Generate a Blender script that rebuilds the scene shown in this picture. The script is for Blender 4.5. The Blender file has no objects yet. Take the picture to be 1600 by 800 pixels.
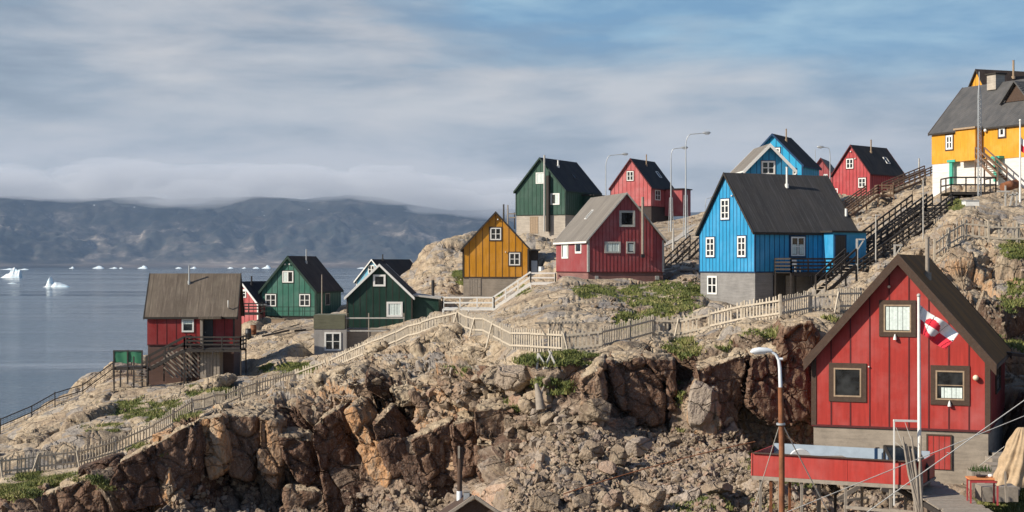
import bpy, math, random, hashlib
import numpy as np
from mathutils import Vector, Matrix
from mathutils.bvhtree import BVHTree

sc = bpy.context.scene
COL = sc.collection
R = math.radians
F = 2400.0            # focal length in photo pixels (photo is 1600 wide)
HOR = 413.0           # horizon row
CAMZ = 26.0           # height of the eye above the sea

# ------------------------------------------------------------------ camera
cam_d = bpy.data.cameras.new('camera')
cam = bpy.data.objects.new('camera', cam_d); COL.objects.link(cam)
cam.location = (0, 0, CAMZ); cam.rotation_euler = (R(90), 0, 0)
cam_d.sensor_width = 36; cam_d.lens = F / 1600 * 36
cam_d.shift_y = (HOR - 400) / 1600
cam_d.clip_start = 0.5; cam_d.clip_end = 60000
sc.camera = cam

# ------------------------------------------------------------------ light
SUN_AZ = R(66)        # left of the camera's back
SUN_EL = R(31)
sdir = Vector((-math.sin(SUN_AZ) * math.cos(SUN_EL), -math.cos(SUN_AZ) * math.cos(SUN_EL), math.sin(SUN_EL)))
sun_d = bpy.data.lights.new('sun', 'SUN'); sun_d.energy = 5.0; sun_d.angle = R(0.6)
sun_d.color = (1.0, 0.91, 0.77)
sun = bpy.data.objects.new('sun', sun_d); COL.objects.link(sun)
sun.rotation_euler = (-sdir).to_track_quat('-Z', 'Y').to_euler()
sun.location = sdir * 200

vs = sc.view_settings
vs.view_transform = 'Standard'; vs.look = 'None'; vs.gamma = 1; vs.exposure = 0.36
vs.use_curve_mapping = False
cy = sc.cycles
cy.max_bounces = 5; cy.diffuse_bounces = 2; cy.glossy_bounces = 3; cy.transmission_bounces = 3
cy.transparent_max_bounces = 48; cy.volume_bounces = 1
cy.caustics_reflective = False; cy.caustics_refractive = False


class NT:
    """small node-tree writer"""
    def __init__(s, tree):
        s.t = tree; s.n = tree.nodes; s.l = tree.links; s.n.clear()
    def node(s, kind, **kw):
        n = s.n.new(kind)
        for k, v in kw.items(): setattr(n, k, v)
        return n
    def put(s, n, sock, v):
        if v is None: return
        if isinstance(v, bpy.types.NodeSocket): s.l.new(v, n.inputs[sock])
        elif isinstance(v, tuple) and len(v) == 3 and n.inputs[sock].type == 'RGBA': n.inputs[sock].default_value = (*v, 1)
        else: n.inputs[sock].default_value = v
    def noise(s, vec, scale, detail=4, rough=0.55, dist=0.0, col=False):
        n = s.node('ShaderNodeTexNoise'); s.put(n, 'Vector', vec); s.put(n, 'Scale', scale)
        s.put(n, 'Detail', float(detail)); s.put(n, 'Roughness', rough); s.put(n, 'Distortion', dist)
        return n.outputs['Color' if col else 'Fac']
    def voro(s, vec, scale, feature='F1', out='Distance', rand=1.0):
        n = s.node('ShaderNodeTexVoronoi', feature=feature); s.put(n, 'Vector', vec); s.put(n, 'Scale', scale)
        s.put(n, 'Randomness', rand)
        return n.outputs[out]
    def wave(s, vec, scale, dist=0.0, direction='X', profile='SIN'):
        n = s.node('ShaderNodeTexWave', bands_direction=direction, wave_profile=profile)
        s.put(n, 'Vector', vec); s.put(n, 'Scale', scale); s.put(n, 'Distortion', dist)
        return n.outputs['Fac']
    def math(s, op, a, b=None, c=None, clamp=False):
        n = s.node('ShaderNodeMath', operation=op); n.use_clamp = clamp
        s.put(n, 0, a); s.put(n, 1, b)
        if c is not None: s.put(n, 2, c)
        return n.outputs[0]
    def mix(s, f, a, b, blend='MIX'):
        n = s.node('ShaderNodeMixRGB', blend_type=blend)
        s.put(n, 0, f); s.put(n, 1, a); s.put(n, 2, b)
        return n.outputs[0]
    def ramp(s, v, pts, interp='LINEAR'):
        n = s.node('ShaderNodeValToRGB'); n.color_ramp.interpolation = interp
        e = n.color_ramp.elements
        while len(e) > 1: e.remove(e[0])
        for i, (p, c) in enumerate(pts):
            if not isinstance(c, tuple): c = (c, c, c)
            x = e[0] if i == 0 else e.new(p)
            x.position = p; x.color = (*c, 1)
        s.put(n, 0, v)
        return n.outputs[0]
    def mapr(s, v, a, b, c=0.0, d=1.0):
        n = s.node('ShaderNodeMapRange'); s.put(n, 0, v)
        n.inputs[1].default_value = a; n.inputs[2].default_value = b
        n.inputs[3].default_value = c; n.inputs[4].default_value = d
        return n.outputs[0]
    def vmap(s, vec, scale=(1, 1, 1), rot=(0, 0, 0), loc=(0, 0, 0)):
        n = s.node('ShaderNodeMapping'); s.put(n, 'Vector', vec)
        n.inputs['Scale'].default_value = scale; n.inputs['Rotation'].default_value = rot
        n.inputs['Location'].default_value = loc
        return n.outputs[0]
    def bump(s, h, strength=0.5, dist=0.05, normal=None):
        n = s.node('ShaderNodeBump'); s.put(n, 'Height', h); s.put(n, 'Strength', strength); s.put(n, 'Distance', dist)
        if normal is not None: s.put(n, 'Normal', normal)
        return n.outputs[0]
    def attr(s, name, out='Fac'):
        return s.node('ShaderNodeAttribute', attribute_name=name).outputs[out]


# ------------------------------------------------------------------ world: Nishita sky with stratus
W = bpy.data.worlds.new('World'); sc.world = W; W.use_nodes = True
w = NT(W.node_tree)
sky = w.node('ShaderNodeTexSky', sky_type='NISHITA'); sky.sun_disc = False
sky.sun_elevation = SUN_EL; sky.sun_rotation = math.atan2(sdir.x, sdir.y)
sky.altitude = 30; sky.air_density = 1.0; sky.dust_density = 0.6
g = w.node('ShaderNodeTexCoord').outputs['Generated']
sep = w.node('ShaderNodeSeparateXYZ'); w.put(sep, 0, g)
zz = sep.outputs[2]
# stretch cloud layers: long across, thin up and down
v1 = w.vmap(g, (2.6, 2.6, 13.0), (0, R(5), 0), (3.1, 0.2, 1.9))
v2 = w.vmap(g, (5.5, 5.5, 24.0), (0, R(-6), 0), (1.4, 0.9, 4.2))
v3 = w.vmap(g, (9.0, 9.0, 34.0), (0, R(8), 0), (0.2, 2.9, 0.2))
n1 = w.noise(v1, 1.6, 7, 0.52, 0.25)
n2 = w.noise(v2, 1.5, 8, 0.55, 0.35)
n3 = w.noise(v3, 1.2, 6, 0.6, 0.2)
dens = w.math('ADD', w.math('ADD', w.math('MULTIPLY', n1, 0.52), w.math('MULTIPLY', n2, 0.36)), w.math('MULTIPLY', n3, 0.12))
dens = w.mapr(dens, 0.5 - 0.25, 0.5 + 0.25, 0.5 - 0.37, 0.5 + 0.37)
# lit and shaded sides of the stratus deck
tone = w.ramp(dens, [(0.34, (1.75, 2.15, 2.75)), (0.43, (2.15, 2.55, 3.1)), (0.50, (2.75, 3.15, 3.7)), (0.57, (3.7, 3.9, 4.25)), (0.68, (4.9, 4.9, 5.0))])
warm = w.mix(w.mapr(n3, 0.42, 0.66), tone, (1.03, 1.0, 0.98), 'MULTIPLY')
# thinner cover high up and to the right: blue shows through
gap = w.math('ADD', w.math('MULTIPLY', sep.outputs[0], 0.75), w.math('MULTIPLY', zz, 2.8))
gap = w.math('ADD', gap, w.math('MULTIPLY', w.math('SUBTRACT', n1, 0.5), -1.1))
gapf = w.mapr(gap, 0.26, 0.55)
gapf = w.math('MULTIPLY', gapf, w.mapr(zz, 0.085, 0.14), clamp=True)
blue = w.mix(w.mapr(w.math('ADD', n2, w.math('MULTIPLY', n3, 0.5)), 0.62, 0.95), (1.3, 2.7, 4.3), (3.1, 4.6, 5.6))
skyc = w.mix(gapf, warm, blue)
skyc = w.mix(0.12, skyc, sky.outputs[0])
low = w.mapr(zz, 0.0, 0.06, 1.0, 0.0)
skyc = w.mix(w.math('MULTIPLY', low, 0.5), skyc, (3.3, 3.45, 3.85))
band = w.math('MULTIPLY', w.mapr(zz, 0.020, 0.045, 0.0, 1.0), w.mapr(zz, 0.115, 0.065, 0.0, 1.0))
skyc = w.mix(w.math('MULTIPLY', band, w.mapr(n2, 0.38, 0.60, 0.30, 0.90)), skyc, (4.75, 4.78, 4.95))
clear = w.mix(1.0, sky.outputs[0], (0.75, 0.8, 0.9), 'MULTIPLY')
skyc = w.mix(w.mapr(zz, 0.20, 0.42, 0.0, 0.9), skyc, clear)
skyc = w.mix(w.mapr(sep.outputs[1], 0.25, -0.25, 0.0, 0.85), skyc, clear)
bg = w.node('ShaderNodeBackground'); w.put(bg, 0, skyc); w.put(bg, 1, 0.095)
wo = w.node('ShaderNodeOutputWorld'); w.l.new(bg.outputs[0], wo.inputs[0])


# ------------------------------------------------------------------ helpers
def P(px, py, Y):
    """point at depth Y that the photo shows at (px, py)"""
    return Vector(((px - 800) / F * Y, Y, CAMZ + (HOR - py) / F * Y))

def link(o): COL.objects.link(o); return o

def tag(o, label=None, cat=None, group=None, kind=None):
    if label: o['label'] = label
    if cat: o['category'] = cat
    if group: o['group'] = group
    if kind: o['kind'] = kind
    return o

def thing(name, label, cat, loc=(0, 0, 0), rz=0.0, group=None):
    o = bpy.data.objects.new(name, None); o.empty_display_size = 0.3; link(o)
    o.location = loc; o.rotation_euler = (0, 0, rz)
    return tag(o, label, cat, group)

def copy_tree(o, parent=None):
    c = o.copy(); link(c)
    if parent is not None: c.parent = parent
    for ch in [k for k in bpy.data.objects if k.parent == o]: copy_tree(ch, c)
    return c

class MB:
    """collects shapes with material slots, builds ONE mesh object"""
    def __init__(s): s.v = []; s.f = []; s.m = []; s.sm = []
    def add(s, vs_, fs, m=0, smooth=False):
        b = len(s.v); s.v += [tuple(x) for x in vs_]
        for f in fs: s.f.append(tuple(i + b for i in f)); s.m.append(m); s.sm.append(smooth)
        return s
    def box(s, x0, x1, y0, y1, z0, z1, m=0):
        v = [(x, y, z) for z in (z0, z1) for x, y in ((x0, y0), (x1, y0), (x1, y1), (x0, y1))]
        return s.add(v, [(3, 2, 1, 0), (4, 5, 6, 7), (0, 1, 5, 4), (1, 2, 6, 5), (2, 3, 7, 6), (3, 0, 4, 7)], m)
    def bar(s, a, b, w_, h_=None, m=0, up=(0, 0, 1)):
        """rectangular bar from a to b"""
        a = Vector(a); b = Vector(b); h_ = h_ or w_
        d = (b - a).normalized(); u = Vector(up)
        if abs(d.dot(u)) > 0.98: u = Vector((0, 1, 0))
        r = d.cross(u).normalized() * (w_ / 2); t = r.cross(d).normalized() * (h_ / 2)
        v = [p + sx * r + sz * t for p in (a, b) for sx, sz in ((-1, -1), (1, -1), (1, 1), (-1, 1))]
        return s.add(v, [(0, 1, 2, 3), (7, 6, 5, 4), (0, 4, 5, 1), (1, 5, 6, 2), (2, 6, 7, 3), (3, 7, 4, 0)], m)
    def tube(s, pts, r, n=8, m=0, caps=True):
        pts = [Vector(p) for p in pts]; k = len(pts)
        rr = r if isinstance(r, (list, tuple)) else [r] * k
        vs_ = []; ref = Vector((0, 1, 0))
        for i, p in enumerate(pts):
            d = (pts[min(i + 1, k - 1)] - pts[max(i - 1, 0)]).normalized()
            u = ref if abs(d.dot(ref)) < 0.95 else Vector((1, 0, 0))
            a = d.cross(u).normalized(); b = d.cross(a)
            for j in range(n):
                t = 2 * math.pi * j / n
                vs_.append(p + (a * math.cos(t) + b * math.sin(t)) * rr[i])
        fs = [(i * n + j, i * n + (j + 1) % n, (i + 1) * n + (j + 1) % n, (i + 1) * n + j) for i in range(k - 1) for j in range(n)]
        s.add(vs_, fs, m, True)
        if caps: s.add(vs_[:n], [tuple(range(n))], m); s.add(vs_[-n:], [tuple(range(n - 1, -1, -1))], m)
        return s
    def prism(s, poly, d0, d1, axis='y', m=0):
        """poly in (u, v) swept along axis"""
        n = len(poly)
        def q(u, v_, d): return (u, d, v_) if axis == 'y' else ((d, u, v_) if axis == 'x' else (u, v_, d))
        v = [q(u, v_, d0) for u, v_ in poly] + [q(u, v_, d1) for u, v_ in poly]
        return s.add(v, [tuple(range(n - 1, -1, -1)), tuple(range(n, 2 * n))] + [(i, (i + 1) % n, (i + 1) % n + n, i + n) for i in range(n)], m)
    def ball(s, c, r, m=0, n=8, sz=1.0):
        c = Vector(c); v = []; f = []
        for i in range(n + 1):
            a = math.pi * i / n
            for j in range(2 * n):
                b = math.pi * j / n
                v.append(c + Vector((r * math.sin(a) * math.cos(b), r * math.sin(a) * math.sin(b), r * sz * math.cos(a))))
        for i in range(n):
            for j in range(2 * n):
                f.append((i * 2 * n + j, (i + 1) * 2 * n + j, (i + 1) * 2 * n + (j + 1) % (2 * n), i * 2 * n + (j + 1) % (2 * n)))
        return s.add(v, f, m, True)
    def build(s, name, mats, parent=None):
        me = bpy.data.meshes.new(name); me.from_pydata(s.v, [], s.f)
        if not isinstance(mats, (list, tuple)): mats = [mats]
        for x in mats: me.materials.append(x)
        me.polygons.foreach_set('material_index', s.m); me.polygons.foreach_set('use_smooth', s.sm)
        import bmesh
        bm = bmesh.new(); bm.from_mesh(me); bmesh.ops.recalc_face_normals(bm, faces=bm.faces[:]); bm.to_mesh(me); bm.free()
        o = bpy.data.objects.new(name, me); link(o)
        if parent is not None: o.parent = parent
        return o


# ------------------------------------------------------------------ materials
def mat(name):
    m = bpy.data.materials.new(name); m.use_nodes = True
    t = NT(m.node_tree)
    b = t.node('ShaderNodeBsdfPrincipled'); o = t.node('ShaderNodeOutputMaterial'); t.l.new(b.outputs[0], o.inputs[0])
    return m, t, b

def simple(name, col, rough=0.6, metal=0.0, var=0.12, scale=3.0, bump=0.0):
    m, t, b = mat(name)
    tc = t.node('ShaderNodeTexCoord').outputs['Object']
    n = t.noise(tc, scale, 5, 0.6)
    c = t.mix(t.mapr(n, 0.3, 0.7), tuple(x * (1 - var) for x in col), tuple(min(1, x * (1 + var)) for x in col))
    t.put(b, 'Base Color', c); t.put(b, 'Roughness', rough); t.put(b, 'Metallic', metal)
    if bump: t.put(b, 'Normal', t.bump(t.noise(tc, scale * 5, 3), bump, 0.02))
    return m

def paint(name, col, fade=0.25, rough=0.55):
    """painted timber cladding: weathered streaks running down, chalky patches"""
    m, t, b = mat(name)
    tc = t.node('ShaderNodeTexCoord').outputs['Object']
    st = t.noise(t.vmap(tc, (5, 5, 0.5)), 1.6, 5, 0.62)
    big = t.noise(tc, 0.55, 5, 0.62)
    fine = t.noise(t.vmap(tc, (14, 14, 2.0)), 3.0, 4, 0.7)
    lum = 0.3 * col[0] + 0.6 * col[1] + 0.1 * col[2]
    pale = tuple(x + (lum * 1.3 + 0.04 - x) * fade + 0.02 for x in col); dark = tuple(x * 0.72 for x in col)
    c = t.mix(t.mapr(st, 0.35, 0.70), dark, col)
    wn = t.node('ShaderNodeTexWhiteNoise', noise_dimensions='2D')
    fl_ = t.node('ShaderNodeVectorMath', operation='FLOOR'); t.put(fl_, 0, t.vmap(tc, (4.5, 4.5, 0))); t.put(wn, 'Vector', fl_.outputs[0])
    c = t.mix(t.mapr(wn.outputs['Value'], 0, 1, 0.0, 0.28), c, tuple(x * 0.62 for x in col))
    c = t.mix(t.math('MULTIPLY', t.mapr(big, 0.45, 0.75), 0.8), c, pale)
    c = t.mix(t.math('MULTIPLY', t.mapr(fine, 0.60, 0.78), 0.55), c, tuple(x * 0.6 for x in col))
    t.put(b, 'Base Color', c); t.put(b, 'Roughness', rough); t.put(b, 'Specular IOR Level', 0.25)
    t.put(b, 'Normal', t.bump(fine, 0.25, 0.01))
    return m

def wood(name, col, grey=0.5, rough=0.85):
    m, t, b = mat(name)
    tc = t.node('ShaderNodeTexCoord').outputs['Object']
    a = t.noise(t.vmap(tc, (3, 3, 3)), 2.2, 6, 0.7)
    f = t.noise(tc, 24, 3, 0.7)
    c = t.mix(t.mapr(a, 0.3, 0.7), tuple(x * 0.6 for x in col), col)
    c = t.mix(t.math('MULTIPLY', t.mapr(f, 0.5, 0.75), grey), c, tuple(0.5 * x + 0.22 * 0.5 for x in col))
    t.put(b, 'Base Color', c); t.put(b, 'Roughness', rough)
    t.put(b, 'Normal', t.bump(f, 0.3, 0.01))
    return m

def roofmat(name, col, stain=(0.20, 0.15, 0.10), s=0.2, rough=0.85, lines=1.0):
    """bitumen felt laid in strips up the slope (object x along the gable, y along the ridge)"""
    m, t, b = mat(name)
    tc = t.node('ShaderNodeTexCoord').outputs['Object']
    sp = t.node('ShaderNodeSeparateXYZ'); t.put(sp, 0, tc)
    fr = t.math('FRACT', t.math('MULTIPLY', sp.outputs[1], 1.0 / 0.95))
    seam = t.math('LESS_THAN', fr, 0.05)
    strip = t.node('ShaderNodeTexWhiteNoise', noise_dimensions='1D')
    t.put(strip, 'W', t.math('FLOOR', t.math('MULTIPLY', sp.outputs[1], 1.0 / 0.95)))
    n = t.noise(t.vmap(tc, (1, 1, 0.5)), 0.8, 6, 0.65); f = t.noise(tc, 9, 4, 0.7)
    c = t.mix(t.mapr(strip.outputs['Value'], 0, 1, 0.0, 0.5), tuple(x * 0.85 for x in col), tuple(x * 1.2 for x in col))
    c = t.mix(t.math('MULTIPLY', t.mapr(n, 0.42, 0.75), s), c, stain)
    c = t.mix(t.math('MULTIPLY', t.mapr(f, 0.5, 0.8), 0.35), c, tuple(x * 1.7 + 0.01 for x in col))
    c = t.mix(t.math('MULTIPLY', seam, 0.5 * lines), c, tuple(x * 0.45 for x in col))
    streak = t.noise(t.vmap(tc, (0.35, 6, 0.35)), 1.5, 5, 0.65)
    c = t.mix(t.math('MULTIPLY', t.mapr(streak, 0.5, 0.72), 0.55), c, tuple(x * 2.1 + 0.012 for x in col))
    t.put(b, 'Base Color', c); t.put(b, 'Roughness', rough); t.put(b, 'Specular IOR Level', 0.2)
    t.put(b, 'Normal', t.bump(t.math('ADD', t.math('MULTIPLY', seam, 2.0), f), 0.3, 0.015))
    return m

def concrete(name, col, streak=0.5):
    m, t, b = mat(name)
    tc = t.node('ShaderNodeTexCoord').outputs['Object']
    h = t.noise(t.vmap(tc, (0.6, 0.6, 7)), 1.3, 4, 0.6)      # shuttering board marks
    n = t.noise(tc, 1.1, 6, 0.65); f = t.noise(tc, 14, 4, 0.7)
    c = t.mix(t.mapr(h, 0.35, 0.65), tuple(x * 0.72 for x in col), col)
    c = t.mix(t.math('MULTIPLY', t.mapr(n, 0.42, 0.72), streak), c, tuple(x * 1.35 for x in col))
    c = t.mix(t.math('MULTIPLY', t.mapr(f, 0.5, 0.8), 0.5), c, tuple(x * 0.55 for x in col))
    t.put(b, 'Base Color', c); t.put(b, 'Roughness', 0.92)
    t.put(b, 'Normal', t.bump(t.math('ADD', h, f), 0.4, 0.015))
    return m

M = {}
M['white'] = simple('white_paint', (0.74, 0.73, 0.69), 0.5, var=0.08, scale=5)
M['greywhite'] = wood('worn_white_paint', (0.52, 0.50, 0.46), 0.4)
M['darktrim'] = wood('dark_tarred_trim', (0.035, 0.028, 0.022), 0.15)
M['browntrim'] = wood('brown_trim', (0.075, 0.042, 0.026), 0.3)
M['greentrim'] = wood('dark_green_trim', (0.018, 0.045, 0.032), 0.1)
M['bluetrim'] = wood('dark_blue_trim', (0.01, 0.05, 0.13), 0.05)
M['redtrim'] = wood('dark_red_trim', (0.11, 0.015, 0.016), 0.05)
M['tan'] = wood('bare_tan_wood', (0.40, 0.29, 0.19), 0.3)
M['weathered'] = wood('weathered_grey_wood', (0.34, 0.29, 0.235), 0.6)
M['darkwood'] = wood('dark_creosoted_wood', (0.040, 0.032, 0.027), 0.2)
M['brownwood'] = wood('brown_stained_wood', (0.22, 0.135, 0.085), 0.3)
M['blackpipe'] = simple('black_pipe', (0.02, 0.02, 0.022), 0.5)
M['steel'] = simple('galvanised_steel', (0.42, 0.44, 0.45), 0.45, 0.4, scale=2)
M['rust'] = simple('rusty_brown_steel', (0.20, 0.075, 0.03), 0.8, 0.0, 0.4, 4, 0.3)
M['curtain'] = simple('curtain', (0.62, 0.70, 0.66), 0.9, var=0.15, scale=10)
M['lampglass'] = simple('lamp_glass', (0.7, 0.74, 0.78), 0.25, scale=2)
M['bulkhead'] = simple('round_lamp_glass', (0.78, 0.62, 0.45), 0.3)

m, t, b = mat('window_glass')
tc = t.node('ShaderNodeTexCoord').outputs['Object']
n = t.noise(tc, 1.7, 3, 0.5)
t.put(b, 'Base Color', t.mix(t.mapr(n, 0.4, 0.65), (0.006, 0.007, 0.008), (0.035, 0.038, 0.04)))
t.put(b, 'Roughness', 0.07); t.put(b, 'Specular IOR Level', 0.5)
M['glass'] = m
# ------------------------------------------------------------------ houses: where the photo puts their corners, solved to real metres
def solve(edge, side, rz, gx=None, sx=None, eave=None, peak=None, W=None, L=None, **kw):
    px, pb, Y = edge; rz = R(rz)
    xh = Vector((math.cos(rz), math.sin(rz), 0)); yh = Vector((-math.sin(rz), math.cos(rz), 0))
    E = P(px, pb, Y)
    gd = -xh if side == 'R' else xh
    def run(d, p2):
        k = (p2 - 800) / F
        return (Y * k - E.x) / (d.x - d.y * k)
    if W is None: W = run(gd, gx)
    if L is None: L = run(yh, sx)
    O = E + gd * (W / 2)
    h = (pb - eave) / F * Y
    rise = CAMZ + (HOR - peak) / F * O.y - (E.z + h)
    s = dict(kw); s.update(O=O, rz=rz, xh=xh, yh=yh, W=W, L=L, h=h, rise=rise, side=side)
    return s

HS = {}
def H(key, **kw): HS[key] = solve(**kw)
H('front', edge=(1546, 674, 60), side='R', rz=-21, gx=1269, sx=1570, eave=562, peak=403, fbot=737)
H('left_red', edge=(366, 538, 122), side='L', rz=95, W=6.2, sx=230, eave=494, peak=430, fbot=590)
H('small_red', edge=(403, 511, 160), side='R', rz=-26, gx=355, L=7.0, eave=474, peak=442, fbot=515)
H('green', edge=(493, 494, 160), side='R', rz=-12, gx=408, sx=533, eave=455, peak=402, fbot=512)
H('dark_green', edge=(644, 514, 135), side='R', rz=0.5, gx=542, L=8.0, eave=464, peak=415, fbot=520)
H('pale_blue', edge=(608, 474, 176), side='R', rz=-30, gx=557, L=7.5, eave=440, peak=407, fbot=480)
H('yellow', edge=(826, 433, 140), side='R', rz=0.5, gx=723, L=7.6, eave=389, peak=333, fbot=464)
H('upper_green', edge=(883.5, 335, 176), side='R', rz=-28, gx=806, sx=937, eave=297, peak=248, fbot=372)
H('middle_red', edge=(918.5, 425, 120), side='L', rz=14, gx=1037, sx=869, eave=375, peak=304, fbot=447)
H('pink', edge=(1018, 322, 210), side='R', rz=-28, gx=954, sx=1053, eave=293, peak=249, fbot=345)
H('blue', edge=(1179.5, 425, 105), side='R', rz=-63, gx=1093, sx=1336, eave=362, peak=273, fbot=480)
H('blue_tall', edge=(1254, 335, 160), side='R', rz=-28, gx=1162, sx=1280, eave=258, peak=211, fbot=340)
H('blue_low', edge=(1163, 330, 150), side='L', rz=4, gx=1240, L=6.0, eave=266, peak=227, fbot=338)
H('upper_red', edge=(1360, 307, 195), side='R', rz=-46, gx=1301, sx=1413, eave=271, peak=228, fbot=318)
H('far_red', edge=(1303, 300, 235), side='R', rz=-20, gx=1262, L=8, eave=276, peak=248, fbot=305)
H('big_yellow', edge=(1651, 240.7, 128.6), side='L', rz=27, W=8.0, L=15.0, eave=186.6, peak=111, fbot=289)
H('top_yellow', edge=(1545, 210, 172), side='R', rz=-70, gx=1510, L=13, eave=147, peak=110, fbot=215)
for k_, s in HS.items(): print('HOUSE %-12s W %.2f L %.2f h %.2f rise %.2f at %s' % (k_, s['W'], s['L'], s['h'], s['rise'], tuple(round(x, 1) for x in s['O'])))

def ray_plane(px, py, O, n):
    d = Vector(((px - 800) / F, 1, (HOR - py) / F)); e = Vector((0, 0, CAMZ))
    return e + d * ((O - e).dot(n) / d.dot(n))
def on_face(s, face, px, py, out=0.0):
    """local (u, v) where the photo shows (px, py) on that wall"""
    if face == 'g': n = -s['yh']; o = s['O'] + n * out
    elif face == 'R': n = s['xh']; o = s['O'] + n * (s['W'] / 2 + out)
    else: n = -s['xh']; o = s['O'] + n * (s['W'] / 2 + out)
    q = ray_plane(px, py, o, n) - s['O']
    return ((q.dot(s['xh']) if face == 'g' else q.dot(s['yh'])), q.z)
def on_roof(s, px, py):
    """local point on the slope that faces the camera side"""
    sg = 1 if s['side'] == 'R' else -1
    tan = s['rise'] / (s['W'] / 2)
    n = (s['xh'] * sg * tan + Vector((0, 0, 1))).normalized()
    o = s['O'] + Vector((0, 0, s['h'] + s['rise'] + 0.14))
    q = ray_plane(px, py, o, n) - s['O']
    return Vector((q.dot(s['xh']), q.dot(s['yh']), q.z))
# levelled footprints for the ground
def pads():
    out = []
    for k_, s in HS.items():
        if k_ == 'front': continue
        c = [s['O'] + s['xh'] * (a * s['W'] / 2) + s['yh'] * (b_ * s['L']) for a in (-1, 1) for b_ in (0, 1)]
        eY = s['O'].y
        z = CAMZ + (HOR - s['fbot']) / F * eY
        out.append((c, z))
    return out
# ------------------------------------------------------------------ numpy noise
def _h(ix, iy, iz, k):
    h = (ix.astype(np.int64) * 73856093) ^ (iy.astype(np.int64) * 19349663) ^ (iz.astype(np.int64) * 83492791) ^ (k * 2654435761 & 0x7fffffff)
    h = (h ^ (h >> 13)) * 1274126177 & 0x7fffffff
    h = (h ^ (h >> 16)) * 668265263 & 0x7fffffff
    return ((h ^ (h >> 15)) & 0xffffff) / float(0xffffff)

def vnoise(p, k=0):
    i = np.floor(p).astype(np.int64); f = p - i; f = f * f * f * (f * (f * 6 - 15) + 10)
    r = 0
    for dx in (0, 1):
        wx = f[:, 0] if dx else 1 - f[:, 0]
        for dy in (0, 1):
            wy = f[:, 1] if dy else 1 - f[:, 1]
            for dz in (0, 1):
                wz = f[:, 2] if dz else 1 - f[:, 2]
                r = r + wx * wy * wz * _h(i[:, 0] + dx, i[:, 1] + dy, i[:, 2] + dz, k)
    return r * 2 - 1

def fbm(p, oct_=4, k=0, gain=0.5):
    a = 1.0; r = 0; s = 0
    for o in range(oct_):
        r = r + a * vnoise(p * (2.03 ** o) + 17.3 * o, k + o); s += a; a *= gain
    return r / s

def worley(p, k=0, jit=0.9):
    """F1, F2, id hashes (3), offset to the nearest centre"""
    i = np.floor(p).astype(np.int64); n = len(p)
    f1 = np.full(n, 9.0); f2 = np.full(n, 9.0); off = np.zeros((n, 3)); cid = np.zeros((n, 3), np.int64)
    for dx in (-1, 0, 1):
        for dy in (-1, 0, 1):
            for dz in (-1, 0, 1):
                c = i + np.array([dx, dy, dz])
                q = np.stack([c[:, a] + 0.5 + jit * (_h(c[:, 0], c[:, 1], c[:, 2], k + 11 * a + 1) - 0.5) for a in range(3)], 1)
                d = p - q; dd = np.sqrt((d * d).sum(1))
                near = dd < f1
                f2 = np.where(near, f1, np.minimum(f2, dd)); f1 = np.where(near, dd, f1)
                off[near] = d[near]; cid[near] = c[near]
    hs = np.stack([_h(cid[:, 0], cid[:, 1], cid[:, 2], k + 50 + a) for a in range(4)], 1)
    return f1, f2, hs, off

def sstep(x, a, b):
    t_ = np.clip((x - a) / (b - a), 0, 1); return t_ * t_ * (3 - 2 * t_)

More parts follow.
